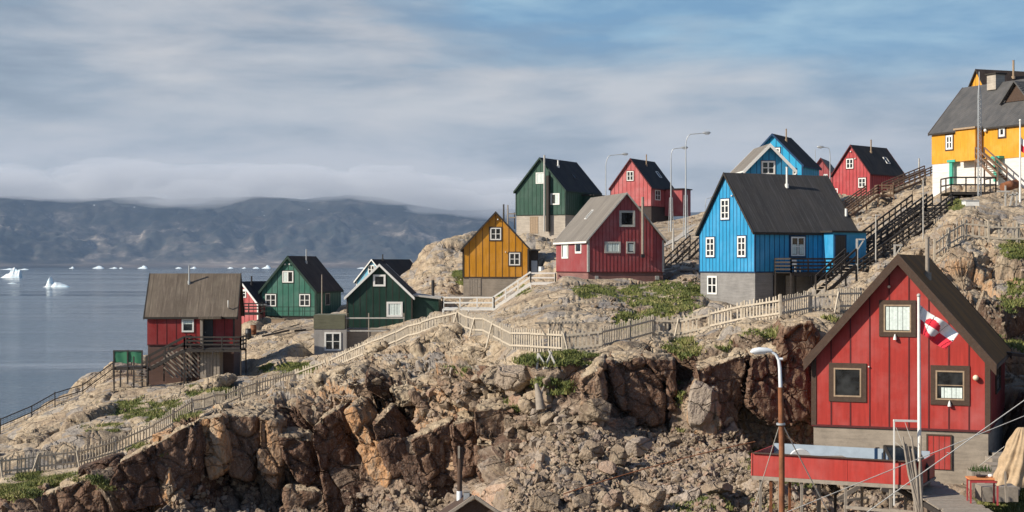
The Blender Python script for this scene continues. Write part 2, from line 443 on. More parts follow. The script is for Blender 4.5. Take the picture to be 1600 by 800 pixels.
# ------------------------------------------------------------------ land: profiles seen along each bearing
# per bearing px: base row/depth pairs B (bottom of frame) C (cliff foot) D (cliff brow) E (picket fence) F1 F2 (house bench) G (crest)
PROF = {
 -500: [(980, 66), (950, 72), (900, 80), (840, 90), (800, 102), (760, 116), (740, 130)],
 -200: [(900, 68), (880, 74), (840, 80), (780, 88), (740, 100), (715, 114), (700, 128)],
 0:    [(850, 70), (832, 76), (784, 80), (742, 86), (706, 98), (684, 112), (662, 124)],
 60:   [(848, 70), (825, 75), (764, 80), (738, 87), (696, 98), (662, 113), (634, 126)],
 120:  [(845, 70), (818, 74), (742, 80), (733, 88), (682, 99), (634, 114), (604, 128)],
 180:  [(840, 70), (810, 74), (718, 80), (715, 90), (664, 101), (612, 117), (572, 131)],
 240:  [(840, 70), (800, 74), (692, 80), (686, 92), (640, 104), (600, 121), (556, 140)],
 300:  [(838, 70), (788, 74), (657, 82), (650, 96), (618, 108), (594, 124), (545, 148)],
 350:  [(838, 70), (780, 74), (645, 84), (634, 102), (606, 114), (575, 130), (530, 152)],
 400:  [(838, 68), (772, 73), (640, 84), (618, 106), (598, 118), (545, 134), (506, 160)],
 460:  [(838, 66), (800, 70), (624, 84), (600, 108), (570, 120), (520, 138), (496, 166)],
 540:  [(842, 63), (798, 69), (610, 83), (567, 106), (556, 120), (514, 138), (478, 170)],
 600:  [(842, 60), (790, 68), (606, 82), (543, 102), (536, 120), (506, 138), (440, 172)],
 640:  [(842, 59), (775, 67), (606, 81), (531, 97), (524, 116), (498, 138), (418, 172)],
 680:  [(842, 58), (760, 66), (604, 80), (518, 94), (512, 114), (482, 138), (378, 174)],
 715:  [(842, 58), (745, 66), (598, 79), (508, 91), (502, 110), (484, 138), (366, 176)],
 770:  [(840, 58), (712, 67), (576, 76), (531, 82), (496, 98), (480, 132), (372, 178)],
 800:  [(840, 57), (680, 67), (574, 74), (543, 78), (476, 104), (466, 122), (368, 180)],
 830:  [(838, 57), (662, 67), (574, 73), (550, 76), (452, 108), (448, 120), (366, 182)],
 880:  [(836, 56), (660, 67), (572, 72), (556, 74), (431, 110), (434, 122), (364, 184)],
 940:  [(834, 56), (664, 67), (563, 71), (555, 74), (450, 106), (438, 122), (356, 190)],
 975:  [(834, 56), (668, 67), (556, 72), (541, 77), (478, 98), (440, 120), (350, 196)],
 1020: [(832, 55), (668, 67), (554, 73), (528, 80), (486, 94), (446, 116), (345, 206)],
 1060: [(832, 55), (668, 67), (562, 73), (529, 80), (482, 96), (446, 114), (340, 210)],
 1082: [(832, 55), (672, 67), (568, 72), (526, 79), (484, 96), (448, 112), (334, 208)],
 1160: [(830, 54), (680, 66), (548, 71), (508, 78), (492, 94), (474, 110), (318, 195)],
 1220: [(830, 53), (690, 66), (514, 71), (500, 76), (486, 92), (472, 108), (306, 188)],
 1265: [(832, 52), (735, 62), (515, 72), (488, 78), (480, 92), (462, 108), (306, 184)],
 1310: [(838, 52), (790, 60), (555, 73), (484, 78), (455, 94), (416, 114), (306, 182)],
 1340: [(842, 52), (795, 60), (552, 74), (478, 80), (448, 96), (405, 118), (303, 180)],
 1400: [(842, 53), (790, 60), (545, 75), (455, 84), (420, 100), (372, 124), (290, 176)],
 1460: [(838, 53), (770, 60), (520, 76), (412, 90), (385, 103), (325, 128), (270, 172)],
 1500: [(832, 53), (752, 60), (505, 77), (365, 92), (342, 104), (294, 136), (262, 172)],
 1560: [(825, 53), (742, 60), (500, 78), (378, 92), (352, 104), (290, 137), (235, 172)],
 1600: [(818, 52), (735, 59), (490, 78), (385, 92), (352, 104), (288, 138), (215, 175)],
 1750: [(800, 50), (700, 59), (460, 80), (370, 95), (330, 108), (270, 140), (190, 180)],
 2100: [(780, 50), (680, 60), (440, 80), (350, 98), (300, 115), (240, 145), (170, 190)],
}
for k_ in PROF:      # cliffs are steep: the foot stands close under the brow
    if k_ <= 1265:
        b3, c3, d3 = PROF[k_][0], PROF[k_][1], PROF[k_][2]
        cy3 = d3[1] - (2.6 if k_ < 770 else 3.2); PROF[k_][1] = (c3[0], cy3)
        if k_ < 770: PROF[k_][0] = (b3[0], cy3 - 5)
kx = np.array(sorted(PROF)); arr = np.array([PROF[k] for k in sorted(PROF)], float)      # (K,7,2)
kz = CAMZ + (HOR - arr[:, :, 0]) / F * arr[:, :, 1]; kY = arr[:, :, 1]
u = np.unique(np.concatenate([np.arange(-500, -40, 12), np.arange(-40, 1640, 1.7), np.arange(1640, 2101, 12)]))
def incol(a):
    o = np.interp(u, kx, a)
    ker = np.exp(-0.5 * (np.linspace(-2.2, 2.2, 25)) ** 2); ker /= ker.sum()
    return np.convolve(np.pad(o, 12, 'edge'), ker, 'valid')
Yc = [incol(kY[:, j]) for j in range(7)]; Zc = [incol(kz[:, j]) for j in range(7)]
one = np.ones_like(u)
# near ground and gully in front, the far drop into the sea behind
Yc = [one * 1.5, one * 10, one * 34] + Yc
Zc = [one * (CAMZ - 1.9), one * (CAMZ - 5.0), one * (CAMZ - 10.5)] + Zc
g1 = np.interp(u, [-500, 0, 300, 600, 900, 2100], [8, 10, 14, 22, 40, 60])
Yc += [Yc[-1] + g1, Yc[-1] + g1 + 60, Yc[-1] + g1 + 130]
Zc += [Zc[-1] - g1 * np.interp(u, [-500, 0, 300, 600, 2100], [0.9, 0.9, 0.6, 0.5, 0.25]), one * 2, one * -8]
Zc[-2] = np.minimum(Zc[-2], Zc[-3] * 0.35)
SEG = [8, 14, 34, 60, 150, 70, 62, 62, 66, 26, 16, 6]
rows_Y = []; rows_Z = []; rows_s = []
for j, n in enumerate(SEG):
    for i in range(n):
        t_ = i / n
        rows_Y.append(Yc[j] * (1 - t_) + Yc[j + 1] * t_); rows_Z.append(Zc[j] * (1 - t_) + Zc[j + 1] * t_); rows_s.append(j + t_)
rows_Y.append(Yc[-1]); rows_Z.append(Zc[-1]); rows_s.append(len(SEG))
GY = np.array(rows_Y); GZ = np.array(rows_Z); S = np.array(rows_s)
def blur_rows(a, n):
    ker = np.hanning(n + 2)[1:-1]; ker /= ker.sum()
    pd = np.pad(a, ((n // 2, n // 2), (0, 0)), 'edge')
    return sum(ker[i] * pd[i:i + a.shape[0]] for i in range(n))
GY = blur_rows(GY, 9); GZ = blur_rows(GZ, 9)
NR, NC = GY.shape
GX = (u[None, :] - 800) / F * GY
SS = np.repeat(S[:, None], NC, 1); UU = np.repeat(u[None, :], NR, 0)
base = np.stack([GX, GY, GZ], -1)
def gridnormal(g_):
    du = np.gradient(g_, axis=1); dv = np.gradient(g_, axis=0)
    n = np.cross(du, dv); n /= np.linalg.norm(n, axis=-1, keepdims=True) + 1e-9
    return n
bn = gridnormal(base)
p = base.reshape(-1, 3); nrm = bn.reshape(-1, 3); s_ = SS.ravel(); uu = UU.ravel()
# weights: s index 4..5 is the cliff face C-D, 3..4 the scree B-C, 5..6 brow to fence
w_cliff = sstep(s_, 3.5, 4.05) * (1 - sstep(s_, 5.0, 5.25))
w_cliff = np.maximum(w_cliff, 0.65 * sstep(uu, 1400, 1460) * sstep(s_, 4.5, 5) * (1 - sstep(s_, 6.6, 7.0)))
w_scree = sstep(s_, 2.7, 3.2) * (1 - sstep(s_, 3.6, 4.2))
# the broken slab country left of centre: cliff texture climbs towards the fence
mid = sstep(uu, 330, 430) * (1 - sstep(uu, 690, 800))
w_mid = mid * sstep(s_, 4.9, 5.1) * (1 - sstep(s_, 5.75, 6.1))
w_top = sstep(s_, 4.9, 5.2)
right_scree = sstep(uu, 770, 850) * (1 - sstep(s_, 4.2, 4.7))
leftsmooth = 1 - sstep(uu, 420, 560)
warp = np.stack([fbm(p * 0.22, 3, 100 + 7 * a) for a in range(3)], 1) * 0.8
q = p + warp
# leaning ribs: frame whose long axis leans down to the right
lean = np.interp(uu, [0, 300, 480, 620, 900, 1080, 1300, 1600], [0.15, 0.1, 0.5, 0.5, 0.35, 0.1, 0.0, 0.2])
zr = q[:, 2] - 16.0; xr = q[:, 0] + lean * zr
A = np.stack([xr / 2.5, q[:, 1] / 3.4, zr / 5.6], 1)
f1, f2, hA, oA = worley(A, 3)
tA = (hA[:, 0] - 0.5) * 1.9 - oA[:, 0] * (0.5 + 1.3 * hA[:, 1]) * (1 - 0.6 * sstep(uu, 880, 960)) + oA[:, 2] * (hA[:, 2] - 0.4) * 0.9
crA = -(1 - sstep(f2 - f1, 0.0, 0.09)) * 0.9
Bq = np.stack([(xr + 0.3 * q[:, 1]) / 1.05, q[:, 1] / 1.1, (zr - 0.25 * q[:, 0]) / 1.5], 1) + 31.7
g1_, g2_, hB, oB = worley(Bq, 5)
tB = (hB[:, 0] - 0.5) * 1.2 - oB[:, 0] * (1.5 * hB[:, 1] - 0.2) + oB[:, 2] * (hB[:, 2] - 0.4) * 1.2
crB = -(1 - sstep(g2_ - g1_, 0.0, 0.12)) * 0.35
Cq = np.stack([(q[:, 0] + .3 * q[:, 2]) / 0.5, q[:, 1] / 0.5, (q[:, 2] - .2 * q[:, 0]) / 0.42], 1) + 7.7
c1_, c2_, hC, oC = worley(Cq, 9)
tC = (hC[:, 0] - 0.5) + oC[:, 0] * (hC[:, 1] - 0.5) * 1.4
fine = fbm(p * 2.2, 4, 60, 0.55)
cliff = 1.05 * tA + 0.9 * crA + (0.30 - 0.02 * sstep(uu, 900, 1000)) * (tB + 2 * crB) + 0.08 * tC * (1 - .5 * sstep(uu, 900, 1000)) + 0.07 * fine
# glaciated slabs: long rounded whalebacks with creases, dipping with the slope
Dq = np.stack([(q[:, 0] * 0.86 + q[:, 1] * 0.5) / 6.5, (q[:, 1] * 0.86 - q[:, 0] * 0.5) / 3.6, q[:, 2] / 3.2], 1) + 3.3
d1, d2, hD, oD = worley(Dq, 21)
slab = (0.55 - d1) * 1.5 - (1 - sstep(d2 - d1, 0, 0.07)) * 0.50 + (hD[:, 0] - 0.5) * 0.5
Eq = np.stack([(q[:, 0] * 0.9 + q[:, 2] * 0.4) / 1.7, q[:, 1] / 1.7, q[:, 2] / 0.9], 1) + 13.1
e1, e2, hE, oE = worley(Eq, 31)
lump = (0.5 - e1) * 0.60 - (1 - sstep(e2 - e1, 0, 0.07)) * 0.26 + (hE[:, 0] - 0.5) * 0.3
top = slab + lump * (0.55 - 0.15 * leftsmooth) + 0.10 * fine + 0.015 * tC + 0.45 * fbm(p * 0.35, 3, 80)
# keep benches that carry houses calmer, and the scree lumpy
bench = sstep(s_, 6.5, 7.0) * (1 - sstep(s_, 8.4, 8.9))
top = top * (1 - 0.45 * bench)
scree = 0.5 * fbm(p * 0.5, 4, 90) + 0.22 * tB + 0.12 * tC
near = sstep(s_, 2.0, 3.0)
wc = np.clip(w_cliff * (1 - 0.6 * right_scree * (s_ < 4.4)) + 0.75 * w_mid, 0, 1)
rough_mid = w_mid * (0.20 * tB + 0.07 * tC + 0.08 * fbm(p * 3.5, 3, 77))
disp = rough_mid + cliff * wc * (1 - 0.45 * w_mid) + top * w_top * (1 - 0.7 * wc) + scree * np.maximum(w_scree, right_scree * (1 - w_top)) * (1 - 0.6 * wc)
disp *= (1 - 0.75 * np.exp(-((s_ - 6.0) / 0.22) ** 2) * (1 - 0.0 * wc))
disp *= 1 - 0.6 * (1 - sstep(uu, 250, 330)) * sstep(s_, 4.95, 5.15) * (1 - sstep(s_, 6.0, 6.3))
knob = sstep(uu, 760, 800) * (1 - sstep(uu, 940, 985)) * sstep(s_, 6.1, 6.4) * (1 - sstep(s_, 7.7, 8.0))
disp *= 1 - 0.5 * knob
disp *= near * (1 - 0.5 * sstep(s_, 9.5, 11))
# calm strip round the road between the upper houses
road_w = sstep(uu, 985, 1030) * (1 - sstep(uu, 1085, 1110)) * sstep(s_, 7.6, 7.9) * (1 - sstep(s_, 9.0, 9.3))
disp *= (1 - 0.9 * road_w)
dirn = nrm.copy(); dirn[:, 0] -= 0.0
dirn /= np.linalg.norm(dirn, axis=1, keepdims=True)
newp = p + dirn * disp[:, None]
capz = p[:, 2] + np.interp(uu, [0, 420, 520], [0.15, 0.25, 3.0])
wcap = sstep(s_, 4.55, 4.8) * (1 - sstep(s_, 5.9, 6.2))
newp[:, 2] = np.where((newp[:, 2] > capz) & (s_ < 6.2), newp[:, 2] * (1 - wcap) + capz * wcap, newp[:, 2])
lz = np.interp(uu, [680, 772, 829, 868, 900], [487, 487, 452, 441, 436])
kz_ = sstep(uu, 672, 690) * (1 - sstep(uu, 868, 885)) * sstep(newp[:, 1], 92, 97) * (1 - sstep(newp[:, 1], 136, 140))
zl = CAMZ + (HOR - lz) / F * newp[:, 1]
newp[:, 2] = np.where(newp[:, 2] > zl, newp[:, 2] * (1 - kz_) + zl * kz_, newp[:, 2])
# under the front house and its yard the rock was levelled
def keep_below(x0, x1, y0, y1, z, soft=1.0):
    dx = np.maximum(np.maximum(x0 - newp[:, 0], newp[:, 0] - x1), 0); dy = np.maximum(np.maximum(y0 - newp[:, 1], newp[:, 1] - y1), 0)
    k = 1 - sstep(np.hypot(dx, dy), 0.0, soft)
    newp[:, 2] = np.where(newp[:, 2] > z, newp[:, 2] * (1 - k) + z * k, newp[:, 2])
PADS = [
    (11.0, 21.5, 57.5, 69.5, 17.35, 1.2),
    (8.6, 16.5, 52.0, 59.0, 16.1, 1.0),
    (-17.3, -13.2, 124.0, 131.0, 17.0, 1.2),
    (15.2, 21.5, 48.0, 58.5, 17.0, 0.8),
]
for a_ in PADS: keep_below(*a_)
for s_h in HS:
    hh_ = HS[s_h]
    if s_h == 'front': continue
    rel = newp - np.array(hh_['O'])
    lx = rel @ np.array(hh_['xh']); ly = rel @ np.array(hh_['yh'])
    dx = np.maximum(np.abs(lx) - hh_['W'] / 2 - 0.3, 0); dy = np.maximum(np.maximum(-ly - 0.5, ly - hh_['L']), 0)
    z_ = CAMZ + (HOR - hh_['fbot']) / F * hh_['O'].y
    k_w = 1 - sstep(np.hypot(dx, dy), 0.0, 1.3)
    newp[:, 2] = np.where(newp[:, 2] > z_, newp[:, 2] * (1 - k_w) + z_ * k_w, newp[:, 2])
N = newp.reshape(NR, NC, 3)
tn = gridnormal(N).reshape(-1, 3)

def idx_faces(nr, nc):
    i = np.arange(nr - 1)[:, None] * nc + np.arange(nc - 1)[None, :]
    return np.stack([i, i + 1, i + nc + 1, i + nc], -1).reshape(-1, 4)
def npmesh(name, verts, faces, mats, smooth=True):
    me = bpy.data.meshes.new(name); k = faces.shape[1]
    me.vertices.add(len(verts)); me.vertices.foreach_set('co', verts.astype(np.float32).ravel())
    me.loops.add(faces.size); me.loops.foreach_set('vertex_index', faces.astype(np.int32).ravel())
    me.polygons.add(len(faces)); me.polygons.foreach_set('loop_start', np.arange(0, faces.size, k, dtype=np.int32))
    me.polygons.foreach_set('use_smooth', np.full(len(faces), smooth))
    me.update(calc_edges=True); me.validate()
    for x in (mats if isinstance(mats, (list, tuple)) else [mats]): me.materials.append(x)
    o = bpy.data.objects.new(name, me); link(o); return o
def fattr(o, name, vals):
    a = o.data.attributes.new(name, 'FLOAT', 'POINT'); a.data.foreach_set('value', np.asarray(vals, np.float32))

# coarse copy for finding the ground
cs = 3
Nc = N[::cs, ::cs]
BV = BVHTree.FromPolygons([tuple(x) for x in Nc.reshape(-1, 3).tolist()], idx_faces(*Nc.shape[:2]).tolist())
EYE = Vector((0, 0, CAMZ))
def hit(px, py):
    d = Vector(((px - 800) / F, 1, (HOR - py) / F)).normalized()
    r = BV.ray_cast(EYE, d)
    return r[0]
def ground(x, y, default=None):
    r = BV.ray_cast(Vector((x, y, 120)), Vector((0, 0, -1)))
    return r[0].z if r[0] is not None else default

# grass: pockets of soil between the rocks, drawn on the projection of the slope at build time
GR = [(1030, 468, 66, 32, .72), (1060, 452, 50, 14, 1.0), (1068, 545, 30, 20, 1.1), (1062, 640, 7, 40, .5), (985, 500, 30, 20, .8),
      (240, 640, 85, 20, .55), (330, 610, 40, 12, .7), (160, 668, 50, 10, .5), (110, 752, 120, 14, .72), (20, 765, 60, 14, .9), (250, 700, 40, 12, .5),
      (845, 562, 50, 9, .9), (860, 605, 36, 16, .9), (880, 560, 40, 12, .8), (810, 632, 30, 14, .7), (1210, 518, 60, 10, .9), (1150, 540, 30, 12, .6), (1290, 500, 20, 8, .5), (930, 560, 30, 9, .7),
      (1585, 785, 50, 26, 1.2), (1230, 725, 80, 40, .75), (1200, 790, 60, 20, .8), (1590, 470, 26, 50, .7), (1590, 390, 30, 16, 1.0), (1492, 318, 16, 10, 1.0), (1100, 790, 60, 16, .6),
      (725, 432, 22, 14, 1.1), (710, 580, 30, 10, .5), (1560, 540, 50, 20, .7), (790, 455, 40, 8, .5), (450, 575, 50, 10, .6), (1510, 700, 60, 12, .6), (930, 456, 40, 12, .8)]
prj_x = 800 + F * newp[:, 0] / newp[:, 1]; prj_y = HOR - F * (newp[:, 2] - CAMZ) / newp[:, 1]
gr = np.zeros(len(newp))
for (cx_, cy_, rx, ry, a) in GR:
    e = ((prj_x - cx_) / rx) ** 2 + ((prj_y - cy_) / ry) ** 2
    gr = np.maximum(gr, a * (1 - sstep(e, 0.2, 1.5)))
gr = gr * (s_ > 2.8) + 1.1 * fbm(p * 0.7, 5, 140, .65) * (gr > 0.02)
gr = gr * sstep(tn[:, 2], 0.15, 0.55) * (1 - 0 * s_)
fresh = np.clip(wc * (1.15 - 0.55 * w_mid - 0.45 * sstep(uu, 1400, 1460)) - 0.55 * sstep(tn[:, 2], 0.55, 0.85) * (1 - 0.3 * w_cliff) + 0.25 * (hA[:, 3] - 0.5), 0, 1)
land = npmesh('rocky_ground', newp, idx_faces(NR, NC), [])
fattr(land, 'fresh', fresh); fattr(land, 'grass', gr); fattr(land, 'ida', hA[:, 3]); fattr(land, 'idb', hB[:, 3]); fattr(land, 'ids', hE[:, 3] * (1 - wc) + hC[:, 3] * wc)
fattr(land, 'scree', np.clip(np.maximum(w_scree, right_scree * (1 - w_top)), 0, 1))
tag(land, kind='structure')

def rockmat(name, use_attr=True, base_mix=None):
    m, t, b = mat(name)
    tc = t.node('ShaderNodeTexCoord').outputs['Object']
    if use_attr:
        fr = t.attr('fresh'); ia = t.attr('ida'); ib = t.attr('idb'); ic = t.attr('ids'); sr = t.attr('scree')
    else:
        oi = t.node('ShaderNodeObjectInfo').outputs['Random']
        ia = t.attr('ida'); ib = t.attr('idb'); ic = t.attr('idb'); fr = t.math('MULTIPLY', t.attr('idb'), 0.45); sr = t.math('MULTIPLY', 1.0, 0.6)
    n1 = t.noise(tc, 0.45, 6, 0.62, 0.3); n2 = t.noise(tc, 2.3, 6, 0.68); n3 = t.noise(tc, 9.0, 5, 0.72)
    st = t.noise(t.vmap(tc, (1.2, 1.2, 0.3), (0, R(20), 0)), 2.6, 6, 0.7, 0.5)
    # weathered gneiss
    wcol = t.ramp(t.math('ADD', t.math('MULTIPLY', n1, 0.55), t.math('MULTIPLY', n2, 0.45)),
                  [(0.34, (0.13, 0.105, 0.085)), (0.43, (0.24, 0.18, 0.125)), (0.50, (0.375, 0.295, 0.20)), (0.58, (0.50, 0.41, 0.295)), (0.70, (0.35, 0.315, 0.255))])
    wcol = t.mix(t.mapr(ic, 0, 1, 0.0, 0.45), wcol, (0.44, 0.34, 0.24))
    wcol = t.mix(t.math('MULTIPLY', t.mapr(ib, 0.72, 0.78), 0.6), wcol, (0.24, 0.235, 0.235))
    # fresh faces: rust, red-brown, ochre, black water stain
    fcol = t.ramp(t.math('ADD', t.math('MULTIPLY', st, 0.5), t.math('MULTIPLY', ia, 0.5)),
                  [(0.22, (0.045, 0.029, 0.022)), (0.36, (0.12, 0.066, 0.044)), (0.48, (0.19, 0.115, 0.076)), (0.58, (0.29, 0.205, 0.14)), (0.68, (0.44, 0.235, 0.11)), (0.80, (0.40, 0.325, 0.24))])
    fcol = t.mix(t.math('MULTIPLY', t.mapr(ib, 0.55, 0.9), 0.55), fcol, (0.33, 0.265, 0.20))
    fcol = t.mix(t.math('MULTIPLY', t.mapr(n2, 0.58, 0.70), 0.6), fcol, (0.045, 0.035, 0.03))
    scol = t.ramp(ic, [(0.0, (0.085, 0.062, 0.050)), (0.35, (0.16, 0.115, 0.088)), (0.65, (0.26, 0.195, 0.148)), (0.86, (0.42, 0.34, 0.265)), (0.93, (0.36, 0.17, 0.085)), (1.0, (0.50, 0.45, 0.39))])
    c = t.mix(t.mapr(t.math('ADD', fr, t.math('MULTIPLY', t.math('SUBTRACT', n2, 0.5), 0.5)), 0.25, 0.65), wcol, fcol)
    c = t.mix(t.math('MULTIPLY', sr, 0.75), c, scol)
    # lichen and grit
    c = t.mix(t.math('MULTIPLY', t.mapr(n3, 0.54, 0.66), 0.5), c, (0.085, 0.07, 0.058))
    c = t.mix(t.math('MULTIPLY', t.mapr(st, 0.55, 0.68), 0.45), c, (0.11, 0.09, 0.075))
    c = t.mix(t.math('MULTIPLY', t.mapr(n3, 0.44, 0.36), 0.25), c, (0.60, 0.54, 0.46))
    h = t.math("ADD", t.math("MULTIPLY", n2, 0.7), t.math("MULTIPLY", n3, 0.35))
    wv_ = t.node('ShaderNodeVectorMath', operation='ADD'); t.put(wv_, 0, tc)
    wn_ = t.node('ShaderNodeVectorMath', operation='SCALE'); t.put(wn_, 0, t.noise(tc, 1.3, 3, 0.6, 0, True)); wn_.inputs['Scale'].default_value = 0.55
    t.put(wv_, 1, wn_.outputs[0]); wc_ = wv_.outputs[0]
    k1 = t.node('ShaderNodeTexVoronoi', distance='CHEBYCHEV'); t.put(k1, 'Vector', t.vmap(wc_, (1.1, 1, 0.6), (R(15), R(25), R(20)))); t.put(k1, 'Scale', 1.5)
    k2 = t.node('ShaderNodeTexVoronoi', distance='CHEBYCHEV'); t.put(k2, 'Vector', t.vmap(wc_, (1, 1.2, 0.7), (R(-20), R(15), R(50)))); t.put(k2, 'Scale', 4.2)
    fa = t.math('ADD', 0.35, fr)
    h = t.math('ADD', h, t.math('MULTIPLY', t.math('ADD', t.math('MULTIPLY', k1.outputs[0], 1.3), t.math('MULTIPLY', k2.outputs[0], 0.6)), fa))
    ce = t.voro(t.vmap(wc_, (0.5, 0.5, 1.0), (R(12), R(-18), R(30))), 0.9, 'DISTANCE_TO_EDGE')
    crk = t.mapr(ce, 0.0, 0.035, 1.0, 0.0)
    h = t.math('SUBTRACT', h, t.math('MULTIPLY', crk, 0.8))
    if use_attr:
        ga = t.math('ADD', t.attr('grass'), t.math('MULTIPLY', t.math('SUBTRACT', n2, 0.5), 0.7))
        gcol = t.ramp(t.math('ADD', t.math('MULTIPLY', n1, 0.4), t.math('MULTIPLY', n3, 0.6)),
                      [(0.34, (0.035, 0.045, 0.012)), (0.48, (0.09, 0.105, 0.025)), (0.58, (0.15, 0.155, 0.04)), (0.7, (0.22, 0.19, 0.075))])
        c = t.mix(t.mapr(ga, 0.42, 0.52), c, gcol)
    t.put(b, 'Base Color', c); t.put(b, 'Roughness', 0.93); t.put(b, 'Specular IOR Level', 0.2)
    t.put(b, 'Normal', t.bump(h, 0.9, 0.18))
    return m
M['rock'] = rockmat('gneiss_rock'); land.data.materials.append(M['rock'])
M['stone'] = rockmat('loose_gneiss_stone', False)

# ------------------------------------------------------------------ sea
m, t, b = mat('sea_water')
tc = t.node('ShaderNodeTexCoord').outputs['Object']
pat = t.noise(t.vmap(tc, (0.0016, 0.006, 1)), 1.0, 5, 0.6, 0.6)
r1 = t.noise(t.vmap(tc, (0.05, 0.10, 1)), 1.0, 4, 0.6); r2 = t.noise(t.vmap(tc, (0.45, 0.8, 1)), 1.0, 4, 0.65)
t.put(b, 'Base Color', (0.03, 0.05, 0.066)); t.put(b, 'IOR', 1.33)
t.put(b, 'Roughness', t.mapr(pat, 0.38, 0.62, 0.05, 0.16))
amp = t.mapr(pat, 0.40, 0.60, 0.12, 0.9)
hh = t.math('ADD', t.math('MULTIPLY', r1, 1.2), t.math('MULTIPLY', r2, 0.35))
t.put(b, 'Normal', t.bump(t.math('MULTIPLY', hh, amp), 1.0, 0.55))
M['sea'] = m
xs = np.linspace(-9000, 9000, 30); ys = np.linspace(-2400, 14800, 30)
gx, gy = np.meshgrid(xs, ys)
sea = npmesh('sea', np.stack([gx, gy, 0 * gx], -1).reshape(-1, 3), idx_faces(30, 30), M['sea']); tag(sea, kind='structure')

# ------------------------------------------------------------------ the far shore
mu = np.arange(-1100, 2700, 5.0)
SIL = [(-1100, 318), (-400, 300), (0, 300), (120, 302), (200, 298), (262, 303), (330, 300), (395, 296), (470, 303), (540, 297), (590, 300), (640, 309), (700, 320), (790, 322), (900, 322), (1100, 326), (1400, 330), (1800, 335), (2700, 350)]
SHO = np.interp(mu, [-1100, 0, 120, 300, 500, 2700], [11200, 11200, 11800, 12200, 12000, 12000])
vv = np.linspace(0, 1, 170)
sil = np.interp(mu, [a for a, _ in SIL], [b_ for _, b_ in SIL])
DEP = 2600
V, U_ = np.meshgrid(vv, mu, indexing='ij')
MY = SHO[None, :] + V * DEP
MX = (U_ - 800) / F * MY
pk = np.stack([MX / 1300, MY / 1300, 0 * MX], -1).reshape(-1, 3)
wrp = fbm(pk * 0.7, 3, 205) * 0.6
ridg = (1 - np.abs(fbm(pk + wrp[:, None], 5, 200))).reshape(V.shape) ** 2
ridg2 = (1 - np.abs(fbm(np.stack([MX / 330, MY / 700, 0 * MX], -1).reshape(-1, 3), 5, 230, 0.6))).reshape(V.shape) ** 2
rise = np.clip((V - 0.10) / 0.90, 0, 1) ** 0.85
zt = (CAMZ + (HOR - sil) / F * (SHO + DEP))[None, :]
plain = 14 * sstep(V, 0.0, 0.03) + 26 * sstep(V, 0.02, 0.12) * (0.5 + 0.5 * fbm(pk * 2.2, 3, 260).reshape(V.shape))
MZ = plain + rise * zt * (0.92 + 0.0 * V) + (ridg - 0.75) * 230 * np.sin(np.pi * np.clip(rise, 0, 1)) + (ridg2 - 0.72) * 150 * np.sin(np.pi * np.clip(rise ** 0.8, 0, 1)) + 8 * (1 - rise)
MZ[-8:] -= np.linspace(0, 60, 8)[:, None]
MZ[0] = -3
far = npmesh('mountain', np.stack([MX, MY, MZ], -1).reshape(-1, 3), idx_faces(*V.shape), [])
tag(far, kind='structure')
m, t, b = mat('far_mountain')
tc = t.node('ShaderNodeTexCoord').outputs['Object']
a = t.noise(t.vmap(tc, (0.0016, 0.0016, 0.0050)), 1.0, 8, 0.62, 0.8)
d = t.noise(t.vmap(tc, (0.006, 0.006, 0.012)), 1.0, 6, 0.68, 0.4)
k = t.math('ADD', t.math('MULTIPLY', a, 0.6), t.math('MULTIPLY', d, 0.4))
sz = t.node('ShaderNodeSeparateXYZ'); t.put(sz, 0, tc)
f2_ = t.noise(t.vmap(tc, (0.020, 0.020, 0.035), (R(25), 0, 0)), 1.0, 6, 0.7, 0.6)
k = t.math('ADD', t.math('MULTIPLY', k, 0.8), t.math('MULTIPLY', f2_, 0.2))
c = t.ramp(k, [(0.42, (0.018, 0.024, 0.026)), (0.50, (0.050, 0.048, 0.043)), (0.56, (0.11, 0.095, 0.082)), (0.64, (0.36, 0.31, 0.27))])
c = t.mix(t.mapr(sz.outputs[2], 60, 20, 0.0, 0.7), c, t.ramp(a, [(0.42, (0.06, 0.048, 0.04)), (0.58, (0.15, 0.115, 0.09)), (0.7, (0.25, 0.22, 0.19))]))
c = t.mix(t.mapr(sz.outputs[2], 330, 560, 0.0, 0.75), c, (0.028, 0.030, 0.030))
# a few snow beds near the top
sn = t.noise(t.vmap(tc, (0.012, 0.012, 0.05)), 1.0, 2, 0.5)
c = t.mix(t.math('MULTIPLY', t.mapr(sz.outputs[2], 430, 520), t.mapr(sn, 0.74, 0.76)), c, (0.75, 0.77, 0.8))
t.put(b, 'Base Color', c); t.put(b, 'Roughness', 0.95); t.put(b, 'Specular IOR Level', 0.1)
far.data.materials.append(m)

# ------------------------------------------------------------------ air
hz = MB().box(-9400, 9400, -2600, 15600, -4, 1150).build('haze', [], None)
tag(hz, kind='stuff')
m = bpy.data.materials.new('haze'); m.use_nodes = True; t = NT(m.node_tree)
vo = t.node('ShaderNodeVolumePrincipled'); ou = t.node('ShaderNodeOutputMaterial'); t.l.new(vo.outputs[0], ou.inputs['Volume'])
t.put(vo, 'Color', (0.50, 0.70, 1.0)); t.put(vo, 'Density', 2.5e-5); t.put(vo, 'Anisotropy', 0.0)
hz.data.materials.append(m)
